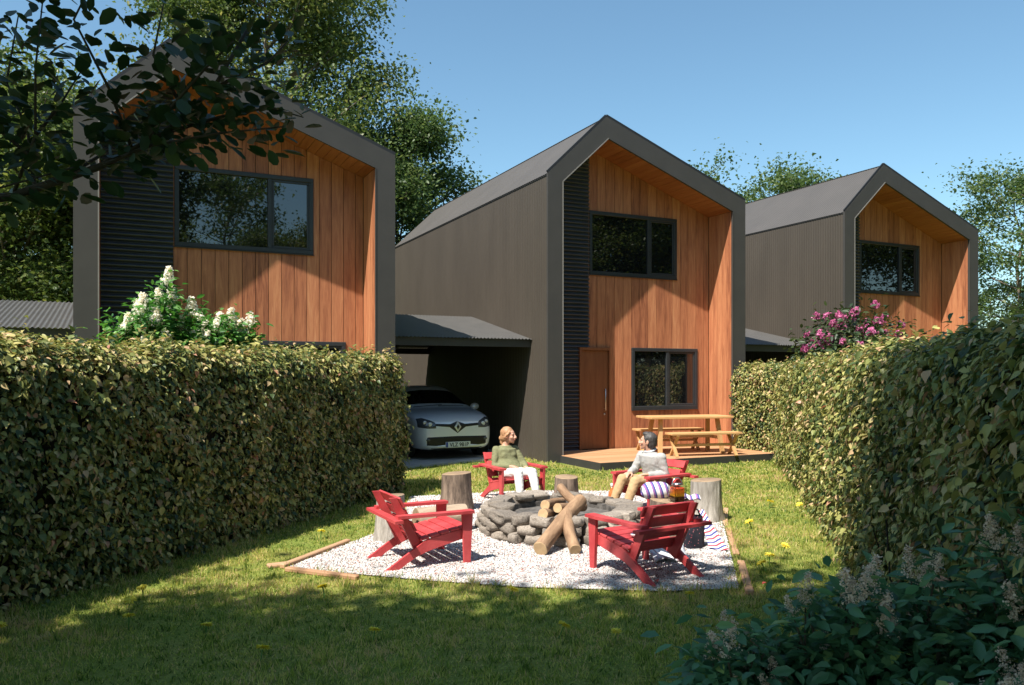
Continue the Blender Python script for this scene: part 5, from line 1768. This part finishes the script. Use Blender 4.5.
def person(loc, rz, J, yaw, pitch, label, sex, tops, legsm, hairm, shoem):
    HS = J['scale_head']
    hc = Vector(J['head'])
    HR_ = Matrix.Rotation(yaw, 3, 'Z') @ Matrix.Rotation(pitch, 3, 'Y')
    hp = lambda x, y, z: hc + HR_ @ (Vector((x, y, z)) * HS)
    ax = lambda x, y, z: HR_ @ Vector((x, y, z))
    b = MB()
    # head: cranium, face, jaw, nose, brow, ears
    b.ball(hp(-.012, 0, .022), tuple(r * HS for r in (.094, .076, .092)), 24, 16, HR_)
    loft(b, [(hp(.012, 0, .055), ax(1, 0, 0), .072 * HS, ax(0, 1, 0), .066 * HS), (hp(.016, 0, .01), ax(1, 0, 0), .077 * HS, ax(0, 1, 0), .068 * HS), (hp(.020, 0, -.035), ax(1, 0, 0), .070 * HS, ax(0, 1, 0), .061 * HS),
             (hp(.030, 0, -.075), ax(1, 0, 0), .055 * HS, ax(0, 1, 0), .046 * HS), (hp(.042, 0, -.103), ax(1, 0, 0), .034 * HS, ax(0, 1, 0), .028 * HS)], 20)
    b.ball(hp(.066, 0, -.097), .019 * HS, 12, 8)
    b.tube([hp(.088, 0, .012), hp(.104, 0, -.014), hp(.113, 0, -.032)], [.009 * HS, .012 * HS, .014 * HS], 10); b.ball(hp(.112, 0, -.033), .0145 * HS, 10, 8)
    for s in (-1, 1):
        b.ball(hp(.100, s * .013, -.037), .0095 * HS, 8, 6)
        b.tube([hp(.084, s * .012, .018), hp(.080, s * .045, .019)], [.011 * HS, .009 * HS], 8)
        b.ball(hp(.068, s * .042, -.028), .022 * HS, 10, 8)
        b.ball(hp(-.006, s * .078, -.010), tuple(r * HS for r in (.020, .009, .031)), 12, 8, HR_)
    b.tube([hp(.090, .020, -.062), hp(.097, 0, -.062), hp(.090, -.020, -.062)], [.006 * HS, .0095 * HS, .006 * HS], 8)
    # neck and torso
    nb = Vector(J['neck']); ch = Vector(J['chest']); wa = Vector(J['waist']); pe = Vector(J['pelvis'])
    limb(b, [nb + (ch - nb) * .18, nb, hp(-.022, 0, -.055)], [.062 * J['nk'], .054 * J['nk'], .052 * J['nk']])
    F = Vector((1, 0, 0)); Lf = Vector((0, 1, 0))
    shw = J['sh']
    def torso(mb, g):
        loft(mb, [(nb + (nb - ch) * .02, F, .050 + g, Lf, .070 + g), (nb - Vector((0, 0, .035)), F, .070 + g, Lf, shw * .72 + g), (nb * .65 + ch * .35, F, .090 + g, Lf, shw * .93 + g), (ch, F, J['cd'] + g, Lf, shw * .90 + g),
                  (ch * .5 + wa * .5, F, J['cd'] * .93 + g, Lf, shw * .80 + g), (wa, F, .092 + g, Lf, J['ww'] + g), (wa * .45 + pe * .55, F, .105 + g, Lf, J['hw'] * .97 + g), (pe, F, .115 + g, Lf, J['hw'] + g), (pe - Vector((0, 0, .07)), F, .085 + g, Lf, J['hw'] * .82 + g)], 22)
        if sex == 'f':
            for s in (-1, 1): mb.ball(ch + Vector((.046, s * .058, -.012)), .050 + g * .8, 14, 10)
    def arms(mb, g, cut):
        for s, k in ((1, 'l'), (-1, 'r')):
            sh = Vector(J['sh' + k]); el = Vector(J['el' + k]); wr = Vector(J['wr' + k])
            e = el + (wr - el) * cut
            A = J['arm']
            limb(mb, [sh, sh * .5 + el * .5, el, el * .6 + wr * .4, e], [.056 * A + g, .049 * A + g, .042 * A + g, .040 * A + g, (.029 * A + g) if cut > .9 else .038 * A + g])
            mb.ball(sh + Vector((-.005, 0, 0)), .058 * A + g, 14, 9)
    def legs(mb, g, cut):
        for s, k in ((1, 'l'), (-1, 'r')):
            hi = Vector(J['hi' + k]); kn = Vector(J['kn' + k]); an = Vector(J['an' + k])
            G = J['leg']
            limb(mb, [hi, hi * .55 + kn * .45, kn], [.086 * G + g, .074 * G + g, .057 * G + g])
            e = kn + (an - kn) * cut
            limb(mb, [kn, kn * .66 + an * .34, kn * .3 + an * .7 if cut > .7 else e, e], [.056 * G + g, .054 * G + g, .043 * G + g, .036 * G + g])
    torso(b, -.006); arms(b, -.004, 1.0); legs(b, -.004, 1.0)
    for s, k in ((1, 'l'), (-1, 'r')):
        wr = Vector(J['wr' + k]); el = Vector(J['el' + k])
        hand(b, wr, (wr - el).normalized() * .5 + Vector(J['hd' + k]), J['hn' + k], J['th' + k], .55)
        an = Vector(J['an' + k]); td = Vector(J['toe' + k])
        limb(b, [an, an + Vector((-.025, 0, -.045)), an + td * .5 + Vector((0, 0, -.05)), an + td + Vector((0, 0, -.062))], [.034, .033, .032, .022])
    me = fuse(b, 'person', .0062, 3)
    me.materials.clear(); me.materials.append(M['skin']); me.materials.append(M['lips'])
    inv = HR_.inverted()
    mi = []
    for p in me.polygons:
        q = inv @ (p.center - hc) / HS
        mi.append(1 if (q.x > .078 and abs(q.y) < .026 and -.070 < q.z < -.054) else 0)
    me.polygons.foreach_set("material_index", mi)
    body = link('person', me)
    body.location = loc; body.rotation_euler = (0, 0, rz)
    tag(body, label, 'person')
    for s in (-1, 1):
        e = MB(); e.ball(hp(.083, s * .031, .004), .0088 * HS, 12, 8)
        e.build('eye', M['eye'], body, smooth=True)
    fold = lambda p: .0045 * noise.noise(p * 9) + .0040 * noise.noise(Vector((p.x * 20, p.y * 20, p.z * 34)))
    c = MB(); torso(c, .016); arms(c, .013, .93)
    if sex == 'f':   # loose jumper
        loft(c, [(ch - Vector((0, 0, .05)), F, J['cd'] + .03, Lf, shw * .9 + .02), (wa + Vector((.02, 0, 0)), F, .125, Lf, J['ww'] + .05), (pe + Vector((.02, 0, .04)), F, .14, Lf, J['hw'] + .035)], 22)
    cm = fuse(c, 'jumper', .009, 3, fold)
    # open the neck line: the collar sits where the neck leaves the cloth
    link('jumper', cm, M[tops], body)
    c = MB(); legs(c, .014, J['cut'])
    loft(c, [(wa * .3 + pe * .7, F, .122, Lf, J['hw'] + .012), (pe, F, .128, Lf, J['hw'] + .014), (pe - Vector((0, 0, .075)), F, .095, Lf, J['hw'] * .85 + .012)], 22)
    link('trousers', fuse(c, 'trousers', .009, 3, fold), M[legsm], body)
    for s, k in ((1, 'l'), (-1, 'r')):
        an = Vector(J['an' + k]); td = Vector(J['toe' + k])
        c = MB(); limb(c, [an + Vector((-.03, 0, -.045)), an + td * .5 + Vector((0, 0, -.052)), an + td * 1.02 + Vector((0, 0, -.066))], [.044, .041, .032])
        limb(c, [an + Vector((-.005, 0, -.012)), an + Vector((-.02, 0, -.05))], [.043, .046])
        link('shoe', fuse(c, 'shoe', .007, 3), M[shoem], body)
    h = MB()
    h.ball(hp(-.022, 0, .034), tuple(r * HS for r in (.096, .085, .094)), 24, 16, HR_)
    h.ball(hp(-.050, 0, -.015), tuple(r * HS for r in (.070, .077, .085)), 20, 14, HR_)
    if sex == 'f':
        h.ball(hp(-.105, 0, -.035), .042 * HS, 16, 10)
        limb(h, [hp(-.10, .0, -.05), hp(-.105, 0, -.10), hp(-.085, 0, -.15)], [.036, .028, .018])
        for s in (-1, 1): h.tube([hp(.052, s * .060, .055), hp(.020, s * .080, .015), hp(-.03, s * .078, -.03)], [.012, .016, .014], 8)
    else:
        h.ball(hp(.018, 0, .092), tuple(r * HS for r in (.066, .062, .034)), 18, 10, HR_)
        for s in (-1, 1): h.tube([hp(.030, s * .070, .045), hp(.012, s * .079, -.012)], [.012, .008], 8)
    link('hair', fuse(h, 'hair', .006, 2, lambda p: .004 * noise.noise(p * 30)), M[hairm], body)
    if sex == 'm':
        k = MB()
        k.tube([nb + Vector((.066 * math.cos(a), .064 * math.sin(a), .022 - .022 * math.cos(a))) for a in [2 * PI * i / 20 for i in range(21)]], [.013] * 21, 8)
        k.build('collar', M['shirt_collar'], body, smooth=True)
    return body
JW = dict(scale_head=.98, head=(-.105, .03, .862), neck=(-.135, .0, .725), chest=(-.105, 0, .60), waist=(-.05, 0, .47), pelvis=(.0, 0, .365),
          nk=.86, sh=.150, cd=.086, ww=.115, hw=.160, arm=.80, leg=.86, cut=.80,
          shl=(-.125, .140, .665), shr=(-.135, -.140, .665), ell=(-.01, .215, .475), elr=(-.06, -.205, .455), wrl=(.225, .135, .455), wrr=(.165, -.075, .470),
          hdl=(.5, -.2, -.1), hdr=(.5, .3, -.1), hnl=(.1, 0, -1), hnr=(.1, 0, -1), thl=-1, thr=1,
          hil=(.01, .080, .345), hir=(.01, -.080, .345), knl=(.425, .125, .405), knr=(.415, -.075, .410), anl=(.590, .115, .095), anr=(.53, -.105, .095), toel=(.15, .015, 0), toer=(.15, -.02, 0))
person(C2, F2, JW, R(40), R(-3), 'woman in an olive jumper and white trousers sitting in a red chair', 'f', 'olive_knit', 'white_denim', 'auburn_hair', 'tan_shoe')
JM = dict(scale_head=.97, head=(.115, -.01, .865), neck=(.085, 0, .735), chest=(.065, 0, .60), waist=(.035, 0, .47), pelvis=(.02, 0, .365),
          nk=1.0, sh=.180, cd=.100, ww=.138, hw=.160, arm=.92, leg=.88, cut=.88,
          shl=(.070, .172, .672), shr=(.070, -.172, .672), ell=(.03, .215, .465), elr=(.145, -.225, .495), wrl=(.235, .130, .475), wrr=(.335, -.095, .485),
          hdl=(.5, -.25, -.05), hdr=(.5, .05, -.1), hnl=(.1, 0, -1), hnr=(.1, 0, -1), thl=-1, thr=1,
          hil=(.03, .085, .345), hir=(.03, -.085, .345), knl=(.455, .130, .405), knr=(.475, -.085, .415), anl=(.600, .115, .098), anr=(.620, -.105, .098), toel=(.17, .03, 0), toer=(.17, -.02, 0))
person(C3, F3, JM, R(-52), R(-8), 'man in a grey jumper and khaki trousers sitting in a red chair', 'm', 'grey_knit', 'khaki', 'dark_hair', 'green_shoe')
